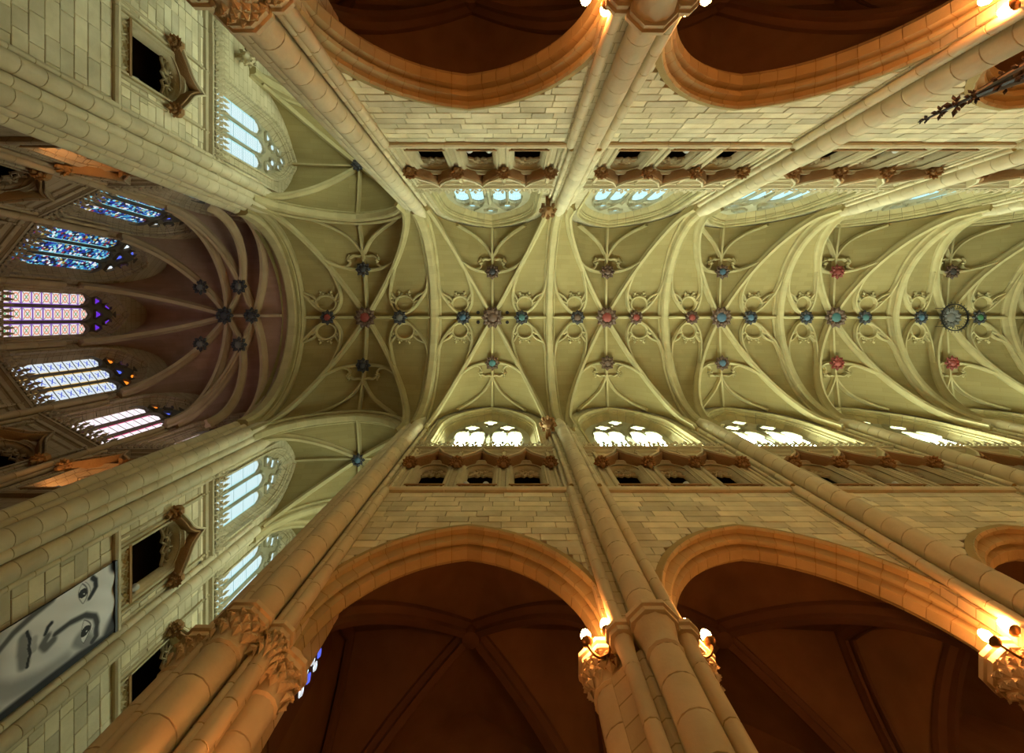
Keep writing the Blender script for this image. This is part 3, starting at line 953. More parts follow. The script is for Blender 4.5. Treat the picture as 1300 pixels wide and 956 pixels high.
# floor
def slab(name, label, x0, x1, y0, y1, z0, z1, mat, cat='floor'):
    o = bpy.data.objects.new(name, MB().box(x0, x1, y0, y1, z0, z1).mesh(name))
    o.data.materials.append(mat); COL.objects.link(o)
    o['kind'] = 'structure'; o['label'] = label; o['category'] = cat
    return o
slab('floor', 'stone flagged church floor below the eye', -26, 36, -18, 18, ZF-0.2, ZF, M['floor'])

# ---- nave elevation
PROF = [(-0.10, 0.02), (-0.10, -0.06), (0.03, -0.09), (0.07, -0.04), (-0.01, 0.0), (0.0, 0.10), (0.18, 0.14), (0.205, 0.20), (0.07, 0.23), (0.08, 0.31), (0.25, 0.35),
        (0.27, 0.55), (0.22, 0.59), (0.20, 0.64), (0.08, 0.66), (-0.03, 0.70)]
for sy in (1, -1):
    nm, where = SIDE[sy]
    for k in range(5):
        fr = Frame(C[k], 5.0*sy, 0 if sy > 0 else PI)
        if k < 3:
            r = root('wall_%s' % nm, '%s bay of nave arcade wall from the crossing, %s' % (ORD[k], where), 'wall', fr, (0, 0, 6.5), 'structure')
            part('wall_core', cached('acore', lambda: wall_sheet(-LB/2, LB/2, 6.3, 12.15, [(0, 2.75, -9, lambda x: ARC.z(x, -0.02))], 0.03, 0.70, 24)), M['mortar'], r)
            part('arch_core', cached('acore2', lambda: loft([ARC.line(d+(-0.02), 6.5, 14) for d, y in PROF[1:]], [y for d, y in PROF[1:]], 'arch_core')), M['mortar'], r)
            for me in cached(('ast', k, sy), lambda: stone_layout(-2.57, 2.57, 6.9, 12.03, 0.292, [(0, 2.86, -9, lambda x: ARC.z(x, -0.11))], 10*k+sy)):
                part('stone', me, M['ashlar'], r)
            for me in cached('avs', lambda: voussoirs(ARC, PROF, 12, 2, 0.009)):
                part('voussoir', me, M['rib'], r)
            part('arch_jamb', cached('ajamb', lambda: jambs(PROF)), M['rib'], r) if False else None
        if k < 4:
            build_triforium(fr, LB - 1.1, 3, '%s triforium bay from the crossing, three hooded openings, %s' % (ORD[k], where), (M['wall'], M['carve'], M['brown']), k)
        build_clerestory(fr, LB, CL, 16.3, '%s clerestory wall bay from the crossing, above the %s' % (ORD[k], where), M['wall'], key='nave')
        gm = M['g_south'] if sy > 0 else M['g_north']
        lanc = [(-1.2, 0.29, 20.0), (-0.5, 0.29, 20.0), (0.5, 0.29, 20.0), (1.2, 0.29, 20.0)]
        foils = [(-0.85, 20.75, 0.33, 4, 0, gm), (0.85, 20.75, 0.33, 4, 0, gm), (0, 21.75, 0.32, 4, 0, gm)]
        sub = []
        for sx in (-1, 1):
            h = [(sx*(0.85 + 0.68 - 0.0), 19.3), (sx*1.50, 19.9), (sx*1.36, 20.6), (sx*1.12, 21.15), (sx*0.85, 21.6), (sx*0.58, 21.15), (sx*0.34, 20.6), (sx*0.20, 19.9), (sx*0.17, 19.3)]
            sub.append(h)
        build_window(fr, '%s four-light clerestory window from the crossing, %s glass' % (ORD[k], 'blazing white' if sy > 0 else 'pale blue'), CL, 16.3, lanc, foils, gm, None, M['trac'], M['rib'], 5, 0.5, dmull=(1,), sub=sub, key='nave')
for k in range(1, 5):
    for sy in (1, -1):
        nm, where = SIDE[sy]
        nave_pier(Frame(LINES[k], 5.0*sy, 0 if sy > 0 else PI), '%s shafted nave pier from the crossing, against the %s' % (ORD[k-1], where), low=(k <= 3))

# ---- nave vault
bay, znave = nave_bay_meshes('nave', LB/2, 4.95, 0.42, NAVE)
for k in range(6):
    r = root('ceiling', '%s star-ribbed vault bay of the nave from the crossing' % ORD[k], 'vault', Frame(C[k], 0), (0, 0, 24.0), 'structure')
    for nm, me in bay:
        part(nm, me, M['web'] if nm == 'web' else M['rib'], r)
tp = arch_ring('nave_trans', arch_path(NAVE, 4.95, 'y', 0.3), P_TRANS, 30)
for k, x in enumerate(LINES):
    r = root('transverse_arch', ('thick stepped arch between the crossing and the nave vault' if k == 0 else '%s stepped transverse arch of the nave after the crossing arch' % ORD[k-1]), 'arch', Frame(x, 0), (0, 0, 24.0), 'structure')
    for me in tp:
        part('voussoir', me, M['rib'], r, scale=(1.25, 1, 1) if k == 0 else None)

# ---- aisles
AIS = Vault(2.0, 4.2, 6.9, 0.15)
def aisle_bay():
    out = []
    hx, hy = LB/2, 2.42
    for sg in (1, -1):
        out.append(('web', severy_mesh(AIS, (0, 0), (-hx, sg*hy), (hx, sg*hy), 10, 12)))
        out.append(('web', severy_mesh(AIS, (0, 0), (sg*hx, -hy), (sg*hx, hy), 10, 12)))
    def z(x, y):
        return AIS.z(x/hx, y/hy)
    for sx in (1, -1):
        for sy in (1, -1):
            out.append(('diagonal_rib', rib(span((0.05*sx, 0.05*sy*hy/hx), (sx*hx*0.98, sy*hy*0.98)), z, [(a*1.3, b) for a, b in P_DIAG])))
        out.append(('wall_arch', rib([(sx*hx*0.97, hy*math.sin(i/10*PI/2)*q) for q in (1,) for i in range(11)], z, P_TIER)))
        out.append(('wall_arch', rib([(sx*hx*0.97, -hy*math.sin(i/10*PI/2)) for i in range(11)], z, P_TIER)))
    return out
AB = aisle_bay()
CH = Arch(1.5, 2.3, 5.6)
for sy in (1, -1):
    nm, where = SIDE[sy]
    for k in range(4):
        fr = Frame(C[k], 8.1*sy, 0 if sy > 0 else PI)
        r = root('aisle_vault', '%s dark brown aisle vault bay from the crossing, behind the %s' % (ORD[k], where), 'vault', fr, (0, 0, 11.0), 'structure')
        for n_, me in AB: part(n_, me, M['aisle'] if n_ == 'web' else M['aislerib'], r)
        part('keystone', cached('aboss', lambda: MB().lathe([(0.1, 10.62), (0.22, 10.66), (0.24, 10.8), (0.18, 11.05)], 10).mesh('keystone', True)), M['aislerib'], r)
        fo = Frame(C[k], 10.2*sy, 0 if sy > 0 else PI)
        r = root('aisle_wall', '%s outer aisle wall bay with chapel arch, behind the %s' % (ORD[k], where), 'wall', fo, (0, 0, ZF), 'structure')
        part('wall_face', cached('awall', lambda: wall_sheet(-LB/2, LB/2, ZF, 11.3, [(0, 1.5, -9, lambda x: CH.z(x))], 0.0, nx=12)), M['aisle'], r)
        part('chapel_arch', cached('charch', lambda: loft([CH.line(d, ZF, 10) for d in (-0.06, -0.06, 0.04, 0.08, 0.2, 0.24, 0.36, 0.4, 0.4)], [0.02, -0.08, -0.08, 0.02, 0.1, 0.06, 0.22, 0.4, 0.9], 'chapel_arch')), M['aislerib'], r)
        part('chapel_back', cached('chback', lambda: MB().box(-1.6, 1.6, 0.9, 1.0, ZF, 8).mesh('chapel_back')), M['aisle'], r)
        part('chapel_mullion', cached('chmul', lambda: MB().box(-0.05, 0.05, 0.75, 0.92, ZF, 6.6).box(-0.6, -0.52, 0.78, 0.92, ZF, 6.2).box(0.52, 0.6, 0.78, 0.92, ZF, 6.2).mesh('chapel_mullion')), M['aislerib'], r)

# ---- crossing
XC, HX, HY = -8.05, 3.85, 5.15
CRV = Vault(4.95, 5.2, 18.75, 1.25, 0.3)
cb, zc = nave_bay_meshes('cross', HX, HY, 0.55, CRV)
r = root('ceiling', 'wide star-ribbed vault over the crossing, red central boss', 'vault', Frame(XC, 0), (0, 0, 24.0), 'structure')
for nm, me in cb: part(nm, me, M['web'] if nm == 'web' else M['rib'], r)
ca = arch_ring('choir_trans', arch_path(CRV, 5.0, 'y', 0.4), [(a*1.7, b*1.25) for a, b in P_TRANS], 30)
r = root('transverse_arch', 'massive stepped arch between crossing and dark choir', 'arch', Frame(-11.85, 0), (0, 0, 24), 'structure')
for me in ca: part('voussoir', me, M['rib'], r)
dia = wall_sheet(-5.6, 5.6, 17.0, 24.8, [(0, 5.0, 16.9, lambda x: CRV.hs + CRV.F(x/5.0) - 0.85)], -0.30, 0.55, 30)
fd = Frame(-11.9, 0, PI/2)
part('diaphragm_wall', dia, M['web'], r, rot=(0, 0, PI/2))
TA = Vault(3.3, 4.0, 18.4, 0)
ta = arch_ring('tran_trans', arch_path(TA, 3.45, 'x'), [(a*1.1, b) for a, b in P_TRANS], 22)
for sy, lab in ((-1, 'arch opening from crossing into the transept arm on the pale wall side'), (1, 'arch opening from crossing into the transept arm on the portrait banner side')):
    r = root('transept_arch', lab, 'arch', Frame(-8.0, 5.2*sy), (0, 0, 22.4), 'structure')
    for me in ta: part('voussoir', me, M['rib'], r)
    part('spandrel', cached('tspan', lambda: wall_sheet(-3.9, 3.9, 18.3, 24.5, [(0, 3.45, 18.2, lambda x: TA.hs + TA.F(x/3.45) - 0.02)], -0.12, 0.12, 20)), M['web'], r)

# ---- transept arms
for sy in (-1, 1):
    arm = 'transept arm beside the pale wall' if sy < 0 else 'transept arm with the portrait banner'
    ys = (5.35, 10.7, 15.5) if sy < 0 else (5.35, 9.6, 13.6)
    cen = (8.0, 13.0) if sy < 0 else (7.6, 11.45)
    for i in range(2):
        y0, y1 = ys[i], ys[i+1]
        hy = (y1-y0)/2; cy = (y0+y1)/2
        TV = Vault(3.3, 4.3, 18.4, 0.3)
        hx = 3.4
        r = root('ceiling', '%s ribbed vault bay of the %s' % (ORD[i], arm), 'vault', Frame(-8.0, sy*cy), (0, 0, 22.7), 'structure')
        for sg in (1, -1):
            part('web', severy_mesh(TV, (0, 0), (-hx, sg*hy), (hx, sg*hy)), M['web'], r)
            part('web', severy_mesh(TV, (0, 0), (sg*hx, -hy), (sg*hx, hy)), M['web'], r)
        def z(x, y):
            return TV.z(x/hx, y/hy)
        for sx in (1, -1):
            for s2 in (1, -1):
                part('diagonal_rib', rib(span((0.1*sx, 0.1*s2*hy/hx), (sx*hx*0.98, s2*hy*0.98)), z, P_DIAG), M['rib'], r)
            part('ridge_rib', rib([(sx*hx*q/10, 0) for q in range(11)], z, P_RIDGE), M['rib'], r)
            part('ridge_rib', rib([(0, sx*hy*q/10) for q in range(11)], z, P_RIDGE), M['rib'], r)
        if i == 0:
            t2 = arch_ring(('tt', sy), arch_path(TV, hx, 'x', 0.3), P_TRANS, 20)
            r = root('transept_arch', 'stepped arch between the two vault bays of the %s' % arm, 'arch', Frame(-8.0, sy*y1), (0, 0, 22.4), 'structure')
            for me in t2: part('voussoir', me, M['rib'], r)
        # choir-side wall of the arm
        wd = (y1 - y0) - 0.1
        fr = Frame(-11.3 - 0.012*i, sy*cen[i], PI/2)
        off = sy*(cy - cen[i])
        r = root('wall_transept', '%s wall bay below the string course, %s' % (ORD[i], arm), 'wall', fr, (0, 0, 7.0), 'structure')
        part('wall_core', wall_sheet(-wd/2+off, wd/2+off, ZF, 12.1, [], 0.03, 0.9), M['mortar'], r)
        for me in stone_layout(-wd/2+off, wd/2+off, 6.8, 12.03, 0.34, [], 77+i+sy, 0.4, 1.0): part('stone', me, M['ashlar'], r)
        build_triforium(Frame(-11.3, sy*cy, PI/2) if False else fr, wd, 1, '%s single hooded triforium opening, %s' % (ORD[i], arm), (M['wall'], M['carve'], M['brown']), 50+i+sy, sp=1.6, a=0.78, fleur_step=0.22, stones=True)
        AR = T3n if sy < 0 else T3
        build_clerestory(fr, wd + 0.1, AR, 16.3, '%s clerestory wall bay, %s' % (ORD[i], arm), M['wall'], key='t%d%d' % (sy, i))
        q = 0.80 if sy < 0 else 0.72
        lanc = [(-q, q*0.42, 19.95), (0, q*0.42, 20.25), (q, q*0.42, 19.95)]
        g = M['g_tran']
        foils = [(-q*0.9, 20.6, 0.24, 3, PI/2, g), (q*0.9, 20.6, 0.24, 3, PI/2, g), (-0.38, 21.0, 0.24, 4, 0.4, g), (0.38, 21.0, 0.24, 4, 0.4, g), (-0.5*q, 21.55, 0.2, 3, 0.3, g), (0.5*q, 21.55, 0.2, 3, 0.8, g), (0, 21.85, 0.22, 4, 0, g)]
        build_window(fr, '%s three-light white lattice window, %s' % (ORD[i], arm), AR, 16.35, lanc, foils, g, None, M['trac'], M['wall'], 4, 0.5, key='tr%d' % sy)
    # closing walls
    slab('wall_transept_end', 'plain end wall of the %s' % arm, -12, -3.9, sy*ys[2]-(0.2 if sy < 0 else 0), sy*ys[2]+(0.2 if sy > 0 else 0), ZF, 24, M['wall'], 'wall')
    slab('wall_transept_nave', 'plain wall on the nave side of the %s' % arm, -4.6, -4.3, min(sy*6.2, sy*ys[2]), max(sy*6.2, sy*ys[2]), ZF, 24, M['wall'], 'wall')

# transept wall shaft
r = root('wall_shaft', 'round wall shaft between the two transept windows beside the portrait banner', 'pier', Frame(-11.3, 9.3, PI/2), (0, 0, ZF), 'structure')
shaft(r, 0, -0.2, 0.20, ZF, 18.6, M['shaft'])
for sx in (-1, 1): shaft(r, sx*0.3, -0.1, 0.11, ZF, 18.4, M['shaft'], 0.6)
part('pilaster', MB().box(-0.5, 0.5, -0.05, 0.1, ZF, 18.6).mesh('pilaster'), M['wall'], r)

# ---- crossing piers
def crossing_pier(label, rolls, core, caps, mat=None):
    cx = sum(p[0] for p in core)/len(core); cy = sum(p[1] for p in core)/len(core)
    r = root('crossing_pier', label, 'pier', Frame(cx, cy), (0, 0, ZF), 'structure')
    mb = MB(); k = len(core)
    mb.add([(x-cx, y-cy, ZF) for x, y in core] + [(x-cx, y-cy, 19.0) for x, y in core],
           [tuple(range(k)), tuple(range(2*k-1, k-1, -1))] + [(i, i+k, (i+1)%k+k, (i+1)%k) for i in range(k)])
    part('pier_core', mb.mesh('pier_core'), M['wall'], r)
    for x, y, rad, cap, ztop in rolls:
        if cap:
            shaft(r, x-cx, y-cy, rad, 6.55, ztop, M['shaft'], 0.55); shaft(r, x-cx, y-cy, rad, ZF, 5.85, M['shaft'], 0.55)
            capital(r, x-cx, y-cy, rad, 6.45, M['shaft'])
        else: shaft(r, x-cx, y-cy, rad, ZF, ztop, M['shaft'], 0.55)
        if ztop > 18: springer(r, x-cx, y-cy, rad, ztop, M['shaft'])
    return r
for sy in (1, -1):
    where = 'near the portrait banner' if sy > 0 else 'against the pale nave wall'
    crossing_pier('nave-side crossing pier of clustered shafts %s' % where,
        [(-4.02, 4.72*sy, 0.27, 1, 18.4), (-3.52, 4.86*sy, 0.12, 1, 11.95), (-3.48, 5.4*sy, 0.24, 1, 6.7), (-4.42, 4.78*sy, 0.11, 0, 18.9), (-3.66, 4.84*sy, 0.075, 0, 18.8), (-4.66, 5.05*sy, 0.22, 1, 18.9), (-4.72, 5.45*sy, 0.12, 0, 18.6), (-3.48, 4.93*sy, 0.055, 0, 18.6)],
        [(-4.62, 4.92*sy), (-3.56, 4.92*sy), (-3.5, 6.1*sy), (-4.75, 6.1*sy)], None)
    crossing_pier('choir-side crossing pier of clustered shafts %s' % ('beyond the portrait banner' if sy > 0 else 'below the transept arm beside the pale wall'),
        [(-11.2, 5.70*sy, 0.24, 0, 19.0), (-11.22, 5.28*sy, 0.16, 0, 18.9), (-11.35, 4.98*sy, 0.26, 0, 19.0), (-11.75, 4.85*sy, 0.15, 0, 18.9), (-12.1, 4.80*sy, 0.22, 0, 19.0), (-12.4, 4.9*sy, 0.1, 0, 18.8), (-11.22, 6.02*sy, 0.1, 0, 18.8)],
        [(-11.3, 5.9*sy), (-11.3, 5.05*sy), (-11.55, 4.95*sy), (-12.5, 4.95*sy), (-12.5, 6.2*sy), (-11.3, 6.2*sy)], None)

# ---- choir and apse
HUB = Vector((-15.3, -0.1)); KEY2 = Vector((-13.85, -0.1))
VP = [(-19.8, 1.2), (-17.9, 3.65), (-15.3, 5.1), (-12.2, 5.1)]
VN = [(-19.8, -1.5), (-17.9, -3.85), (-15.3, -5.1), (-12.2, -5.1)]
CHV = Vault(4.8, 4.6, 18.6, 0.0)
r = root('ceiling', 'dark rose-brown ribbed vault over the polygonal apse', 'vault', Frame(HUB.x, HUB.y), (0, 0, 23.3), 'structure')
ring = [VN[2], VN[1], VN[0], VP[0], VP[1], VP[2]]
def loc(p, o): return (p[0]-o.x, p[1]-o.y)
for a, b in zip(ring[:-1], ring[1:]):
    part('web', severy_mesh(CHV, (0, 0), loc(a, HUB), loc(b, HUB)), M['choirweb'], r)
def radial(o, p, prof=P_DIAG, f0=0.03, f1=0.985, n=16):
    e = Vector(loc(p, o)); pts = []
    for i in range(n+1):
        t = f0 + (f1-f0)*math.sin(i/n*PI/2)
        pts.append(e*t)
    zf = lambda x, y: CHV.hs + CHV.F(min(1, Vector((x, y)).length/e.length))
    return rib(pts, zf, prof)
for p in ring:
    part('radial_rib', radial(HUB, p, [(a*1.25, b*1.15) for a, b in P_DIAG]), M['choirrib'], r)
r = root('ceiling', 'rose-brown ribbed vault bay between apse and crossing', 'vault', Frame(KEY2.x, KEY2.y), (0, 0, 23.3), 'structure')
quad = [VP[2], VP[3], VN[3], VN[2]]
for i in range(4):
    part('web', severy_mesh(CHV, (0, 0), loc(quad[i], KEY2), loc(quad[(i+1) % 4], KEY2)), M['choirweb'], r)
for p in quad:
    part('diagonal_rib', radial(KEY2, p, [(a*1.2, b*1.15) for a, b in P_DIAG]), M['choirrib'], r)
part('ridge_rib', rib([(i*0.15-1.4, 0) for i in range(20)], lambda x, y: CHV.hs + CHV.rise - 0.1, P_RIDGE), M['choirrib'], r)
for sy in (1, -1):    # liernes that join the two keys through the side bosses
    B = Vector((-14.4, sy*1.55 - 0.1))
    for e in (HUB, KEY2):
        a = Vector(loc(e, KEY2)); b = Vector(loc(B, KEY2))
        part('lierne', rib([a + (b-a)*i/6 for i in range(7)], lambda x, y: CHV.hs + CHV.rise - 0.06 - 0.12*abs(y), [(q*1.2, z_*1.2) for q, z_ in P_TIER]), M['choirrib'], r)
    b = Vector(loc(B, KEY2))
    for tx in (-15.2, -13.3):
        e = Vector((tx - KEY2.x, sy*4.9))
        def zz(x, y, b=b, e=e):
            t = (abs(y) - abs(b.y))/(abs(e.y) - abs(b.y)); t = max(0, min(1, t))
            return CHV.hs + 0.1 + (CHV.rise - 0.38)*math.sqrt(max(0, 1 - (0.28 + 0.72*t)**2))/math.sqrt(1-0.28**2)
        part('tierceron', rib([b + (e-b)*math.sin(i/12*PI/2) for i in range(13)], zz, P_DIAG), M['choirrib'], r)

glz = {('P', 0): ('g_B', 'clear pale glass with blue crosses and yellow borders'), ('P', 1): ('g_C', 'pinkish white glass with red borders'), ('P', 2): ('g_C', 'pinkish white glass, foreshortened beside the choir arch'),
       ('N', 0): ('g_M', 'deep blue figured glass'), ('N', 1): ('g_M', 'deep blue figured glass nearer the choir arch'), ('N', 2): ('g_M', 'blue glass foreshortened beside the choir arch')}
def apse_side(a, b, gm, glabel, idx, fmats, wname):
    a, b = Vector(a), Vector(b)
    mid = (a+b)/2
    d = (b-a); wd = d.length
    nrm = Vector((d.y, -d.x)).normalized()
    if nrm.dot(mid - HUB) < 0: nrm = -nrm
    rz = math.atan2(nrm.y, nrm.x) - PI/2
    fr = Frame(mid.x, mid.y, rz)
    mats = (M['choirwall'], M['choirwall'], M['brown'])
    r = root('wall_apse', 'lower apse wall under the window with %s' % glabel, 'wall', fr, (0, 0, 8), 'structure')
    lo = Arch(wd*0.36, wd*0.5, 8.0)
    part('wall_face', wall_sheet(-wd/2, wd/2, ZF, 12.1, [(0, lo.a, -9, lambda x: lo.z(x))], 0.0, nx=12), M['choirwall'], r)
    part('arch_moulding', loft([lo.line(q, ZF, 10) for q in (-0.05, -0.05, 0.04, 0.12, 0.12, 0.2, 0.2)], [0.02, -0.08, -0.08, 0.1, 0.2, 0.3, 0.9], 'arch_moulding'), M['choirrib'], r)
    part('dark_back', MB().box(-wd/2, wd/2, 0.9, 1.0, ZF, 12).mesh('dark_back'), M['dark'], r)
    build_triforium(fr, wd, 1, 'apse triforium opening under the window with %s' % glabel, mats, idx, sp=1.6, a=0.7, fleur_step=0.21, name='apse_triforium')
    AR = Arch(1.22, 2.5, 19.9)
    build_clerestory(fr, wd, AR, 16.3, 'apse wall around the window with %s' % glabel, M['choirwall'], ztop=23.6, key='ap', name='wall_apse_upper')
    q = 0.70
    lanc = [(-q, 0.295, 20.25), (0, 0.295, 20.35), (q, 0.295, 20.25)]
    f = fmats
    foils = [(-0.66, 20.75, 0.2, 3, PI/2, f[0]), (0, 20.8, 0.2, 3, PI/2, f[1]), (0.66, 20.75, 0.2, 3, PI/2, f[2]), (-0.42, 21.32, 0.2, 3, -PI/2, f[3]), (0.42, 21.32, 0.2, 3, -PI/2, f[4]), (0, 21.85, 0.21, 3, PI/2, f[5])]
    build_window(fr, 'apse window, three lancets of %s' % glabel, AR, 16.35, lanc, foils, M[gm], None, M['choirtrac'], M['choirwall'], 9, 0.42, key='ap')
PU, ORG, BL, WH = 'g_purple', 'g_orange', 'g_blue', 'g_pane_white'
apse_side(VN[0], VP[0], 'g_A', 'white lozenge glass at the apse axis', 0, (PU, PU, PU, PU, PU, PU), 'a')
for s_, V in (('P', VP), ('N', VN)):
    for i in range(3):
        gm, gl = glz[(s_, i)]
        fm = (ORG, BL, ORG, PU, ORG, BL) if s_ == 'P' else (WH, BL, WH, BL, PU, BL)
        apse_side(V[i], V[i+1], gm, gl, i, fm, s_)
for s_, V in ((1, VP), (-1, VN)):
    for i in range(3):
        x, y = V[i]
        d = Vector((x, y)) - HUB; d.normalize(); t = Vector((-d.y, d.x))
        r = root('apse_shaft', 'slender clustered shaft, %s from the apse axis on the %s side' % (ORD[i], 'portrait banner' if s_ > 0 else 'pale wall'), 'pier', Frame(x, y), (0, 0, ZF), 'structure')
        for j, (q, dd, rad) in enumerate(((0, -0.2, 0.13), (0.2, -0.1, 0.075), (-0.2, -0.1, 0.075), (0.34, 0.0, 0.05), (-0.34, 0.0, 0.05))):
            p = t*q + d*dd
            shaft(r, p.x, p.y, rad, ZF, 18.7, M['choirrib'], 1.1)

# ---- unseen windows added to light the transept arms, and aisle ends
for sy in (1, -1):
    arm = 'transept arm beside the pale wall' if sy < 0 else 'transept arm with the portrait banner'
    for q in (8.0, 11.4):
        build_window(Frame(-4.62, sy*q, -PI/2), 'added unseen window lighting the %s from the nave side, %s bay' % (arm, 'first' if q < 9 else 'second'), T3, 16.4, [(-0.72, 0.3, 19.9), (0, 0.3, 20.2), (0.72, 0.3, 19.9)], [(0, 21.3, 0.4, 4, 0, M['g_fill'])], M['g_fill'], None, M['trac'], M['wall'], 4, -0.10, key='hid')
    slab('wall_aisle_end', 'dark end wall of the aisle behind the %s' % SIDE[sy][1], -4.24, -4.18, min(6.0*sy, 10.3*sy), max(6.0*sy, 10.3*sy), ZF, 11.6, M['aisle'], 'wall')
    slab('wall_aisle_far', 'dark far end wall of the aisle behind the %s' % SIDE[sy][1], 21.2, 21.4, min(5.0*sy, 10.3*sy), max(5.0*sy, 10.3*sy), ZF, 11.6, M['aisle'], 'wall')
r = root('window_99', 'narrow sliver of stained glass behind the crossing pier capitals', 'window', Frame(-4.17, 7.30, PI/2), (0, 0, 7.4), 'structure')
part('frame', MB().box(-0.40, 0.40, -0.02, 0.02, 7.3, 9.9).mesh('frame'), M['aislerib'], r)
for i, (x, z, q) in enumerate(((-0.12, 8.32, 0.075), (0.10, 8.42, 0.08), (-0.12, 8.62, 0.08), (0.10, 8.72, 0.075), (-0.12, 8.92, 0.08), (0.10, 9.02, 0.07), (-0.02, 9.22, 0.07))):
    part('pane', pane_mesh(foil_poly(x, z, q*1.4, 4, 0.4), -0.035), M['g_sliver'] if i % 3 else M['g_blue'], r)

# ---- far ends, so that the church is closed
slab('wall_west', 'plain far end wall of the nave', 33.4, 33.8, -11, 11, ZF, 25, M['wall'], 'wall')
for sy in (1, -1):
    slab('wall_nave_far', 'plain far stretch of nave wall on the %s side' % SIDE[sy][0], C[2]+LB/2+0.45, 33.4, min(5.2*sy, 5.6*sy), max(5.2*sy, 5.6*sy), ZF, 12.0, M['wall'], 'wall')
    slab('wall_nave_upper', 'plain far upper nave wall on the %s side' % SIDE[sy][0], C[3]+LB/2+0.45, 33.4, min(5.25*sy, 5.6*sy), max(5.25*sy, 5.6*sy), 12.0, 16.2, M['wall'], 'wall')
    slab('wall_clerestory_far', 'plain last clerestory stretch on the %s side' % SIDE[sy][0], C[4]+LB/2, 33.4, min(5.0*sy, 5.3*sy), max(5.0*sy, 5.3*sy), 16.2, 24.5, M['wall'], 'wall')

# ------------------------------------------------------------------ bosses
def boss_meshes(rad, n):
    mb = MB()
    for k in range(n):
        a = 2*PI*k/n
        d = (math.cos(a), math.sin(a), -0.12)
        mb.octa((rad*0.35*d[0], rad*0.35*d[1], -0.16), d, (0, 0, 1), rad*0.66, rad*0.26, 0.10)
        a2 = a + PI/n
        d2 = (math.cos(a2), math.sin(a2), -0.5)
        mb.octa((rad*0.3*d2[0], rad*0.3*d2[1], -0.20), d2, (0, 0, 1), rad*0.55, rad*0.24, 0.08)
    key = MB().lathe([(rad*0.35, 0.25), (rad*0.5, 0.0), (rad*0.55, -0.12), (rad*0.42, -0.2)], 12).mesh('keystone', True, 40)
    sh = MB().lathe([(rad*0.40, -0.19), (rad*0.44, -0.25), (rad*0.3, -0.31), (rad*0.12, -0.33)], 8).mesh('shield', True, 40)
    return mb.mesh('leaf_rosette'), key, sh
def boss(x, y, z, rad, leafm, shm, label, group, n=10):
    r = root('roof_boss', label, 'boss', Frame(x, y), (0, 0, z), None, group)
    rad *= 1.22
    lf, ky, sh = cached(('boss', rad, n), lambda: boss_meshes(rad, n))
    part('leaf_rosette', lf, M[leafm], r, (0, 0, z)); part('keystone', ky, M['rib'], r, (0, 0, z)); part('shield', sh, M[shm], r, (0, 0, z))
G1, G2, G3 = 'central bosses of the nave vault', 'small bosses on the ridge rib', 'small bosses on the cross ribs'
main = [('bossbrown', 'bossbrown', 'large brown'), ('bossbrown', 'red', 'large red'), ('bossbrown', 'blue', 'large slate blue'), ('bossbrown', 'teal', 'large teal'), ('bossgrey', 'bossgrey', 'large grey'), ('bossbrown', 'red', 'large red')]
ridge = [('blue', 'teal'), ('bossbrown', 'red'), ('red', 'blue'), ('blue', 'teal'), ('blue', 'green'), ('red', 'blue')]
cross = [('bossdark', 'teal'), ('bossbrown', 'bossbrown'), ('blue', 'blue'), ('red', 'red'), ('bossdark', 'red'), ('red', 'red')]
nm_ = {'bossbrown': 'brown', 'red': 'red', 'blue': 'slate blue', 'teal': 'teal', 'bossgrey': 'grey', 'bossdark': 'dark', 'green': 'green'}
for k in range(6):
    lf, sh, tx = main[k]
    boss(C[k], 0, 23.8, 0.52, lf, sh, '%s boss at the centre of the %s nave vault bay from the crossing' % (tx, ORD[k]), G1)
    for j, sx in enumerate((-1, 1)):
        c_ = ridge[k][j]
        boss(C[k] + sx*1.63, 0, 23.8, 0.36, 'bossbrown' if c_ == 'red' else 'bossdark', c_, 'small %s ridge boss, %s nave bay, %s side' % (nm_[c_], ORD[k], 'crossing' if sx < 0 else 'far'), G2, 8)
    for j, sy in enumerate((-1, 1)):
        c_ = cross[k][j]
        boss(C[k], sy*2.52, znave(0, 2.52) - 0.2, 0.36, 'bossbrown' if c_ != 'red' else 'red', 'blue' if c_ == 'blue' else c_, 'small %s cross-rib boss, %s nave bay, towards %s windows' % (nm_[c_], ORD[k], 'pale blue' if sy < 0 else 'blazing white'), G3, 8)
boss(XC, 0, 23.75, 0.52, 'bossbrown', 'red', 'large red and dark boss at the centre of the crossing vault', G1)
boss(XC - 1.63*HX/3.175, 0, 23.5, 0.36, 'bossdark', 'red', 'small red ridge boss of the crossing vault, choir side', G2, 8)
boss(XC + 1.63*HX/3.175, 0, 23.5, 0.36, 'bossdark', 'bossgrey', 'small grey ridge boss of the crossing vault, nave side', G2, 8)
for sy in (-1, 1):
    boss(XC, sy*2.62, zc(0, 2.62) - 0.2, 0.36, 'bossdark', 'bossdark', 'small dark cross-rib boss, crossing vault, towards the %s' % ('pale wall' if sy < 0 else 'portrait banner'), G3, 8)
boss(-8.0, -8.02, 22.5, 0.32, 'bossdark', 'bossdark', 'dark boss of the transept vault beside the pale wall', None, 8)
boss(-8.0, 7.48, 22.5, 0.32, 'bossdark', 'blue', 'dark blue boss of the transept vault near the portrait banner', None, 8)
GA = 'dark bosses of the choir vault'
boss(HUB.x, HUB.y, 22.95, 0.42, 'bossdark', 'bossdark', 'dark boss where the apse ribs meet', GA, 8)
boss(KEY2.x, KEY2.y, 22.95, 0.38, 'bossdark', 'bossdark', 'dark boss between apse hub and crossing arch', GA, 8)
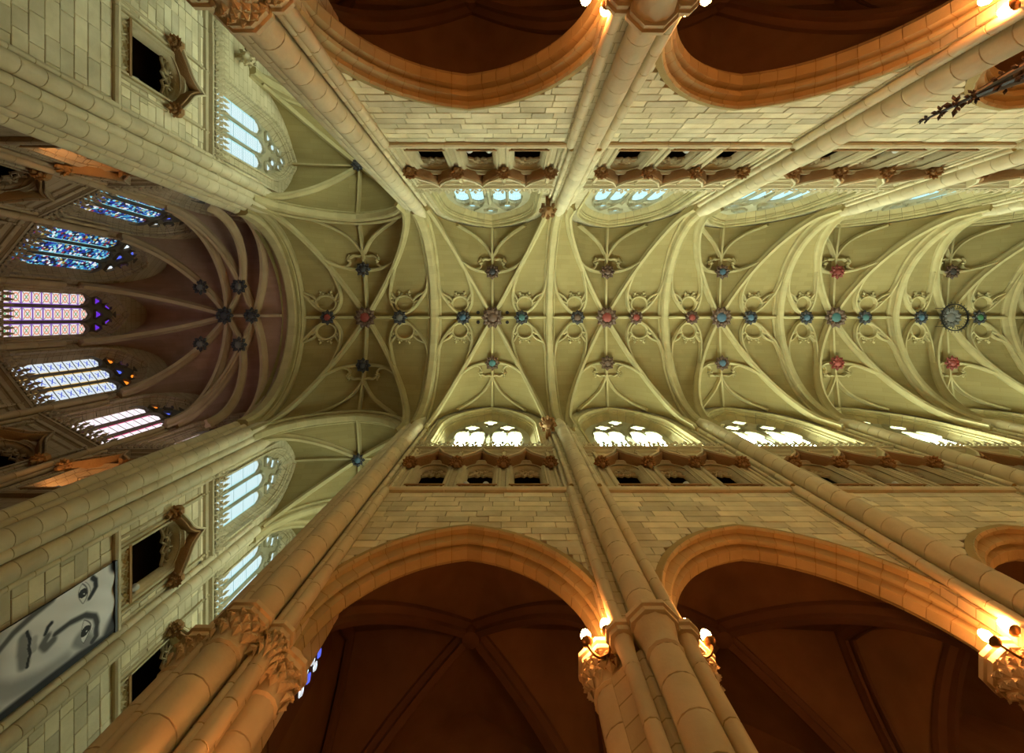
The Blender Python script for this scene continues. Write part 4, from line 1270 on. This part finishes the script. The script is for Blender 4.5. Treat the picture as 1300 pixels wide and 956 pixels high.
for sy in (1, -1):
    t_ = 'banner side' if sy > 0 else 'pale wall side'
    boss(-14.4, sy*1.55 - 0.1, 22.75, 0.38, 'bossdark', 'bossgrey', 'dark leafy boss beside the choir ridge, %s' % t_, GA, 8)
    p = Vector(VP[1] if sy > 0 else VN[1]); q = HUB + (p - HUB)*0.40
    boss(q.x, q.y, CHV.hs + CHV.F(0.40) - 0.25, 0.36, 'bossdark', 'bossgrey', 'dark leafy boss halfway along an apse rib, %s' % t_, GA, 8)

# pierced ring that hangs under the fifth boss
r = root('iron_ring', 'spiked iron ring hanging under the grey boss of the fifth nave bay', 'ring', Frame(C[4], 0), (0, 0, 23.35), None)
mb = MB(); n = 28
for i in range(n):
    a0, a1 = 2*PI*i/n, 2*PI*(i+1)/n
    R0, R1 = 0.70, 0.76
    vs = []
    for a in (a0, a1):
        for rr in (R0, R1):
            for zz in (23.32, 23.38): vs.append((rr*math.cos(a), rr*math.sin(a), zz))
    mb.add(vs, [(0,2,6,4),(1,5,7,3),(0,4,5,1),(2,3,7,6)])
part('hoop', mb.mesh('hoop'), M['iron'], r)
sp_ = MB().octa((0.75, 0, 23.35), (1, 0, 0), (0, 0, 1), 0.13, 0.03, 0.02).octa((0.71, 0, 23.35), (-1, 0, 0), (0, 0, 1), 0.18, 0.025, 0.02).mesh('spike')
for i in range(n): part('spike', sp_, M['iron'], r, rot=(0, 0, 2*PI*i/n))
for i in range(4):
    a = PI/4 + PI/2*i
    part('hanger', cached(('hang', i), lambda: MB().box(0.72*math.cos(a)-.012, 0.72*math.cos(a)+.012, 0.72*math.sin(a)-.012, 0.72*math.sin(a)+.012, 23.35, 24.0).mesh('hanger')), M['iron'], r)
# dark vent holes beside the first boss
for i, (dx, dy) in enumerate(((-0.82, -0.27), (0.82, -0.27), (-0.82, 0.27), (0.82, 0.27))):
    o = bpy.data.objects.new('rope_hole', cached('vent', lambda: MB().lathe([(0.10, 0.0), (0.10, 0.12)], 10).mesh('rope_hole', True)))
    o.data.materials.append(M['iron']) if not o.data.materials else None
    COL.objects.link(o); o.location = (C[0]+dx, dy, znave(dx, dy) - 0.05)
    o['label'] = 'small dark rope hole beside the large brown boss, %s' % ('crossing side towards pale wall', 'far side towards pale wall', 'crossing side towards blazing windows', 'far side towards blazing windows')[i]
    o['category'] = 'hole'; o['group'] = 'rope holes around the brown boss'

# ------------------------------------------------------------------ carved crests at the springing of the diagonal ribs
def crest_leaf(d, L, wd): return MB().octa((0, 0, 0), d, (0, 0, 1), L, wd, 0.06).mesh('scrolled_leaf')
def crest(x, y, rz, label, mat):
    r = root('carved_crest', label, 'carving', Frame(x, y, rz), (0, 0, 17.3), None, 'carved crests at the rib springings')
    part('block', cached('crest', lambda: MB().lathe([(0.08, 17.3), (0.17, 17.42), (0.24, 17.62), (0.27, 17.76), (0.2, 17.82)], 8, a0=PI/8).mesh('block', True, 40)), mat, r)
    lo, hi = cached('cl1', lambda: crest_leaf((1, 0, -0.5), 0.24, 0.09)), cached('cl2', lambda: crest_leaf((1, 0, 0.3), 0.18, 0.09))
    for i in range(8):
        t = 2*PI*i/8
        part('scrolled_leaf', lo, mat, r, (0.17*math.cos(t), 0.17*math.sin(t), 17.54), rot=(0, 0, t))
        part('scrolled_leaf', hi, mat, r, (0.20*math.cos(t), 0.20*math.sin(t), 17.7), rot=(0, 0, t))
    part('bracket', cached('cbr', lambda: MB().box(-0.09, 0.09, 0.1, 0.56, 17.45, 17.7).mesh('bracket')), mat, r)
for sy in (-1, 1):
    crest(1.55, 4.42*sy, 0 if sy > 0 else PI, 'brown carved crest at the rib springing by the %s windows' % ('pale blue' if sy < 0 else 'blazing white'), M['brown'])
crest(-10.85, -10.75, PI/2, 'carved stone head between the transept windows beside the pale wall', M['carve'])

# ------------------------------------------------------------------ wall lamps on the piers
def lamp_meshes():
    plate = MB().lathe([(0.12, -0.03), (0.12, 0.03)], 12).mesh('back_plate')
    arm = MB()
    pts = [(0, 0, 0), (0.0, -0.12, -0.10), (0.0, -0.24, -0.12), (0.0, -0.32, -0.04), (0.0, -0.34, 0.06)]
    P = catmull(pts, 4); P = [Vector(p) for p in P]
    arm.sweep3(P, [Vector((1, 0, 0))]*len(P), [(-0.018, -0.018), (0.018, -0.018), (0.018, 0.018), (-0.018, 0.018)])
    cup = MB().lathe([(0.02, -0.06), (0.08, -0.02), (0.10, 0.02), (0.05, 0.03)], 10).mesh('cup', True)
    bulb = MB().lathe([(0.02, 0.0), (0.065, 0.05), (0.085, 0.12), (0.06, 0.19), (0.01, 0.23)], 12).mesh('bulb', True)
    lf = MB()
    for i in range(6):
        t = PI*i/5 + PI
        lf.octa((0, -0.05, -0.08), (math.cos(t), 0.7*math.sin(t), -0.5), (0, 0, 1), 0.18, 0.05, 0.03)
    return arm.mesh('arm'), cup, bulb, lf.mesh('leaf_spray')
LM = lamp_meshes()
def wall_lamp(x, y, z, rz, label):
    fr = Frame(x, y, rz)
    r = root('wall_lamp', label, 'lamp', fr, (0, 0, z), None, 'warm lamps on the nave piers')
    arm, cup, bulb, lf = LM
    part('back_plate', cached('plate', lambda: MB().box(-0.09, 0.09, -0.04, 0.03, -0.22, 0.12).mesh('back_plate')), M['brass'], r, (0, 0, z))
    part('leaf_spray', lf, M['brass'], r, (0, 0, z))
    for s_ in (-1, 1):
        part('arm', arm, M['brass'], r, (0, 0, z), rot=(0, 0, s_*0.55))
        q = Matrix.Rotation(s_*0.55, 3, 'Z') @ Vector((0, -0.34, 0.06))
        part('cup', cup, M['brass'], r, q + Vector((0, 0, z)))
        part('bulb', bulb, M['bulb'], r, q + Vector((0, 0, z+0.02)), label='glowing warm bulb')
for k in range(1, 4):
    for sy in (1, -1):
        nm, where = SIDE[sy]
        for sx in (-1, 1):
            wall_lamp(LINES[k] + sx*0.66, 5.22*sy, 6.55, (0 if sy > 0 else PI) + sx*sy*0.5, 'twin-bulb lamp, %s nave pier, %s side, %s' % (ORD[k-1], 'crossing' if sx < 0 else 'far', where))
for sy in (1, -1):
    wall_lamp(-3.0, 5.25*sy, 3.4, 0 if sy > 0 else PI, 'twin-bulb wall lamp low on the crossing pier, %s' % SIDE[sy][1])
    wall_lamp(-11.0, 5.15*sy, 6.0, -PI/2, 'twin-bulb wall lamp on the choir-side crossing pier, %s' % ('portrait banner side' if sy > 0 else 'pale wall side'))

# ------------------------------------------------------------------ floodlights in the passages
def floodlight(x, y, z, rz, label, energy=0, lens='flood'):
    r = root('floodlight', label, 'floodlight', Frame(x, y, rz), (0, 0, z), None, 'small floodlights in the triforium openings')
    part('housing', cached('fh', lambda: MB().lathe([(0.05, 0.0), (0.10, 0.1), (0.11, 0.2)], 10).mesh('housing', True)), M['floodbody'], r, (0, 0, z))
    part('lens', cached('fl', lambda: MB().lathe([(0.10, 0.2), (0.08, 0.215)], 10).mesh('lens', True)), M[lens], r, (0, 0, z))
    part('foot', cached('ff', lambda: MB().box(-0.02, 0.02, -0.02, 0.02, -0.1, 0.02).mesh('foot')), M['iron'], r, (0, 0, z))
    if energy:
        l = bpy.data.lights.new('flood_lamp', 'SPOT'); l.energy = energy; l.color = FLOOD_COL
        l.spot_size = math.radians(150); l.spot_blend = 0.8; l.shadow_soft_size = 0.1
        lo = bpy.data.objects.new('flood_lamp', l); COL.objects.link(lo); lo.parent = r
        lo.location = (0, 0, 0.3); lo.rotation_euler = (PI - 0.5, 0, 0)
for sy in (1, -1):
    for dx in (-0.35, 0.25):
        floodlight(C[0] + dx*sy, sy*5.10, 12.76, 0 if sy > 0 else PI, 'white floodlight, first triforium bay, %s end, %s' % ('crossing' if dx*sy < 0 else 'far', SIDE[sy][1]))
    floodlight(-11.40, sy*7.7 + 0.5, 12.76, PI/2, 'white floodlight in the single triforium opening, %s' % ('transept beside the pale wall' if sy < 0 else 'transept with the portrait banner'))
for sy in (1, -1):
    floodlight(-13.75, sy*5.22, 12.76, 0 if sy > 0 else PI, 'glaring warm floodlight in the choir triforium, %s side' % ('portrait banner' if sy > 0 else 'pale wall'), lens='flood_hot')
for k in (1, 2, 3):
    for sy in (1, -1):
        floodlight(C[k], sy*5.10, 12.76, 0 if sy > 0 else PI, 'white floodlight in the %s bay triforium, %s' % (ORD[k], SIDE[sy][1]))

# ------------------------------------------------------------------ portrait banner
def banner():
    y0, y1, z0, z1 = 6.87, 8.82, 7.6, 11.98
    nu, nv = 110, 230
    def seg(px, pz, ax, az, bx, bz):
        dx, dz = bx-ax, bz-az
        t = max(0, min(1, ((px-ax)*dx + (pz-az)*dz)/(dx*dx+dz*dz)))
        return math.hypot(px-ax-dx*t, pz-az-dz*t)
    def strokes(Y, Z):
        d = 0.0
        def st(pts, wd, k, soft=1.0):
            m = min(seg(Y, Z, *pts[i], *pts[i+1]) for i in range(len(pts)-1))
            q_ = max(0.0, min(1.0, (wd*(1+soft*1.6) - m)/(wd*soft*1.6 + 1e-6)))
            return k*q_*q_*(3-2*q_)
        acc = [
            st([(6.93, 11.33), (7.05, 11.42), (7.22, 11.40), (7.40, 11.22)], 0.035, 0.85),
            st([(8.62, 11.30), (8.55, 11.42), (8.25, 11.45), (7.98, 11.36), (7.80, 11.14), (7.72, 10.75), (7.74, 10.4)], 0.035, 0.8, 1.6),
            st([(8.30, 10.98), (8.44, 11.10), (8.55, 11.2)], 0.10, 0.55, 1.2),
            st([(7.66, 10.2), (7.78, 10.12), (7.92, 10.2), (7.86, 10.36)], 0.05, 0.7, 1.2),
            st([(7.40, 10.30), (7.44, 10.22), (7.56, 10.15)], 0.025, 0.9),
            st([(7.25, 9.80), (7.45, 9.84), (7.62, 9.80), (7.8, 9.85), (8.05, 9.80)], 0.022, 0.9),
            st([(7.35, 9.74), (7.62, 9.68), (7.95, 9.74)], 0.07, 0.6, 1.0),
            st([(7.5, 9.93), (7.62, 9.90), (7.76, 9.94)], 0.03, 0.35, 1.5),
            st([(6.84, 10.3), (6.92, 9.9), (7.06, 9.5), (7.3, 9.2), (7.6, 9.05), (7.95, 9.1)], 0.035, 0.75, 2.0),
            st([(8.60, 10.6), (8.52, 10.0), (8.3, 9.4), (8.0, 9.1)], 0.07, 0.45, 2.5),
            st([(8.85, 11.98), (8.85, 11.5), (8.8, 11.0), (8.8, 9.0)], 0.11, 0.85, 1.0),
            st([(8.5, 12.0), (8.85, 11.7)], 0.12, 0.8, 1.2),
            st([(6.85, 12.0), (7.0, 12.0)], 0.10, 0.8, 1.0),
            st([(7.0, 8.7), (7.5, 8.5), (8.4, 8.6)], 0.3, 0.5, 1.5),
        ]
        for c in acc: d = max(d, c) + 0.0
        for (ex, ez, sc) in ((7.18, 11.05, 1.25), (8.20, 11.10, 1.45)):
            t = (Y-ex)/(0.21*sc)
            if abs(t) < 1:
                up, lo = ez + 0.11*sc*(1-t*t), ez - 0.07*sc*(1-t*t)
                if lo < Z < up:
                    d = 0.04
                    q = math.hypot(Y-ex, Z-ez-0.02)
                    if q < 0.09*sc: d = 0.9
                    if math.hypot(Y-ex-0.03, Z-ez-0.05) < 0.02: d = 0.0
                d = max(d, 0.95*max(0, 1-abs(Z-up)/0.028), 0.7*max(0, 1-abs(Z-lo)/0.02), 0.6*max(0, 1-abs(Z-up-0.06*sc)/0.018))
        return d
    mb = MB()
    vs, cols = [], []
    for j in range(nv+1):
        for i in range(nu+1):
            Y = y0 + (y1-y0)*i/nu; Z = z0 + (z1-z0)*j/nv
            vs.append((0.02*math.sin(Y*9 + Z*1.5), Y, Z))
            g = 0.90 - 0.05*math.sin(Y*3)*math.cos(Z*2.2) + 0.035*math.sin(Y*11 - Z*7)  # diagonal waves paint the shading of fold creases into the cloth tone
            d = min(1.0, 1.2*strokes(Y, Z))
            v = g*(1-d) + 0.012*d
            cols.append((v*1.0, v*0.985, v*0.96 + 0.006*d, 1))
    fs = [(j*(nu+1)+i, j*(nu+1)+i+1, (j+1)*(nu+1)+i+1, (j+1)*(nu+1)+i) for j in range(nv) for i in range(nu)]
    me = bpy.data.meshes.new('printed_cloth')
    me.from_pydata([(x, y-7.845, z) for x, y, z in vs], [], fs)
    at = me.color_attributes.new('print', 'FLOAT_COLOR', 'POINT')
    at.data.foreach_set('color', [c for q in cols for c in q])
    for p in me.polygons: p.use_smooth = True
    m, nt, N, L, b = nodes('banner_print')
    vc = N.new('ShaderNodeVertexColor'); vc.layer_name = 'print'
    L.new(vc.outputs[0], b.inputs['Base Color']); b.inputs['Roughness'].default_value = 0.7
    r = root('portrait_banner', 'tall black-and-white portrait banner with two large eyes on the transept wall', 'banner', Frame(-11.12, 7.845), (0, 0, 7.6), None)
    part('printed_cloth', me, m, r)
    part('cloth_back', MB().box(-0.045, -0.03, -0.97, 0.97, 7.6, 11.97).mesh('cloth_back'), M['iron'], r)
    part('hanging_rail', MB().box(-0.06, 0.04, -1.0, 1.0, 11.93, 12.0).mesh('hanging_rail'), M['iron'], r)
    part('bottom_rail', MB().box(-0.06, 0.04, -1.0, 1.0, 7.55, 7.62).mesh('bottom_rail'), M['iron'], r)
banner()

# ------------------------------------------------------------------ black crocketed spire of the pulpit canopy
def spire():
    x, y = 8.42, -4.02
    r = root('canopy_spire', 'black crocketed wooden spire rising in front of the pale wall', 'spire', Frame(x, y), (0, 0, 4.6), None)
    part('shaft', MB().lathe([(0.10, 7.05), (0.035, 7.5), (0.03, 8.2), (0.018, 8.6), (0.004, 8.78)], 8).mesh('shaft', True), M['oak'], r)
    def knot(z, rad, n, L):
        mb = MB().ball((0, 0, z), rad*0.55)
        for i in range(n):
            a = 2*PI*i/n
            d = (math.cos(a), math.sin(a), 0.35)
            mb.octa((0.3*rad*d[0], 0.3*rad*d[1], z), d, (0, 0, 1), L, L*0.3, 0.03)
            mb.octa((0.3*rad*d[0], 0.3*rad*d[1], z), (d[0], d[1], -0.5), (0, 0, 1), L*0.7, L*0.25, 0.03)
        return mb.mesh('leaf_knot')
    for z, rad, n, L in ((7.72, 0.12, 6, 0.13), (8.03, 0.10, 4, 0.20), (8.33, 0.07, 4, 0.14), (8.62, 0.05, 4, 0.08), (8.74, 0.03, 4, 0.04)):
        part('leaf_knot', knot(z, rad, n, L), M['oak'], r)
    for i in range(6):
        a = 2*PI*i/6 + 0.3
        def strut():
            mb = MB()
            P = [Vector((0.05*math.cos(a), 0.05*math.sin(a), 7.62)), Vector((0.14*math.cos(a), 0.14*math.sin(a), 6.9)), Vector((0.26*math.cos(a), 0.26*math.sin(a), 6.0)), Vector((0.42*math.cos(a), 0.42*math.sin(a), 5.1))]
            mb.sweep3(P, [Vector((-math.sin(a), math.cos(a), 0))]*4, [(-0.022, -0.03), (0.022, -0.03), (0.022, 0.03), (-0.022, 0.03)])
            return mb.mesh('strut')
        s_ = part('strut', strut(), M['oakpale'] if i % 2 else M['oak'], r)
        mb = MB()
        for q in range(7):
            z = 5.2 + q*0.34
            f = (7.62-z)/2.5; rr = 0.05 + 0.36*f
            d = (math.cos(a), math.sin(a), 0.5)
            mb.octa((rr*d[0], rr*d[1], z), d, (0, 0, 1), 0.12, 0.05, 0.03)
        part('crocket', mb.mesh('crocket'), M['oak'], s_, sub=True).location = -Vector((0, 0, 0))
    part('canopy_board', MB().lathe([(0.62, 4.6), (0.66, 4.7), (0.6, 4.85), (0.45, 5.12), (0.1, 5.2)], 6).mesh('canopy_board'), M['oak'], r)
    part('bracket', MB().box(-0.06, 0.06, -0.85, -0.4, 4.72, 4.84).mesh('bracket'), M['iron'], r)
spire()
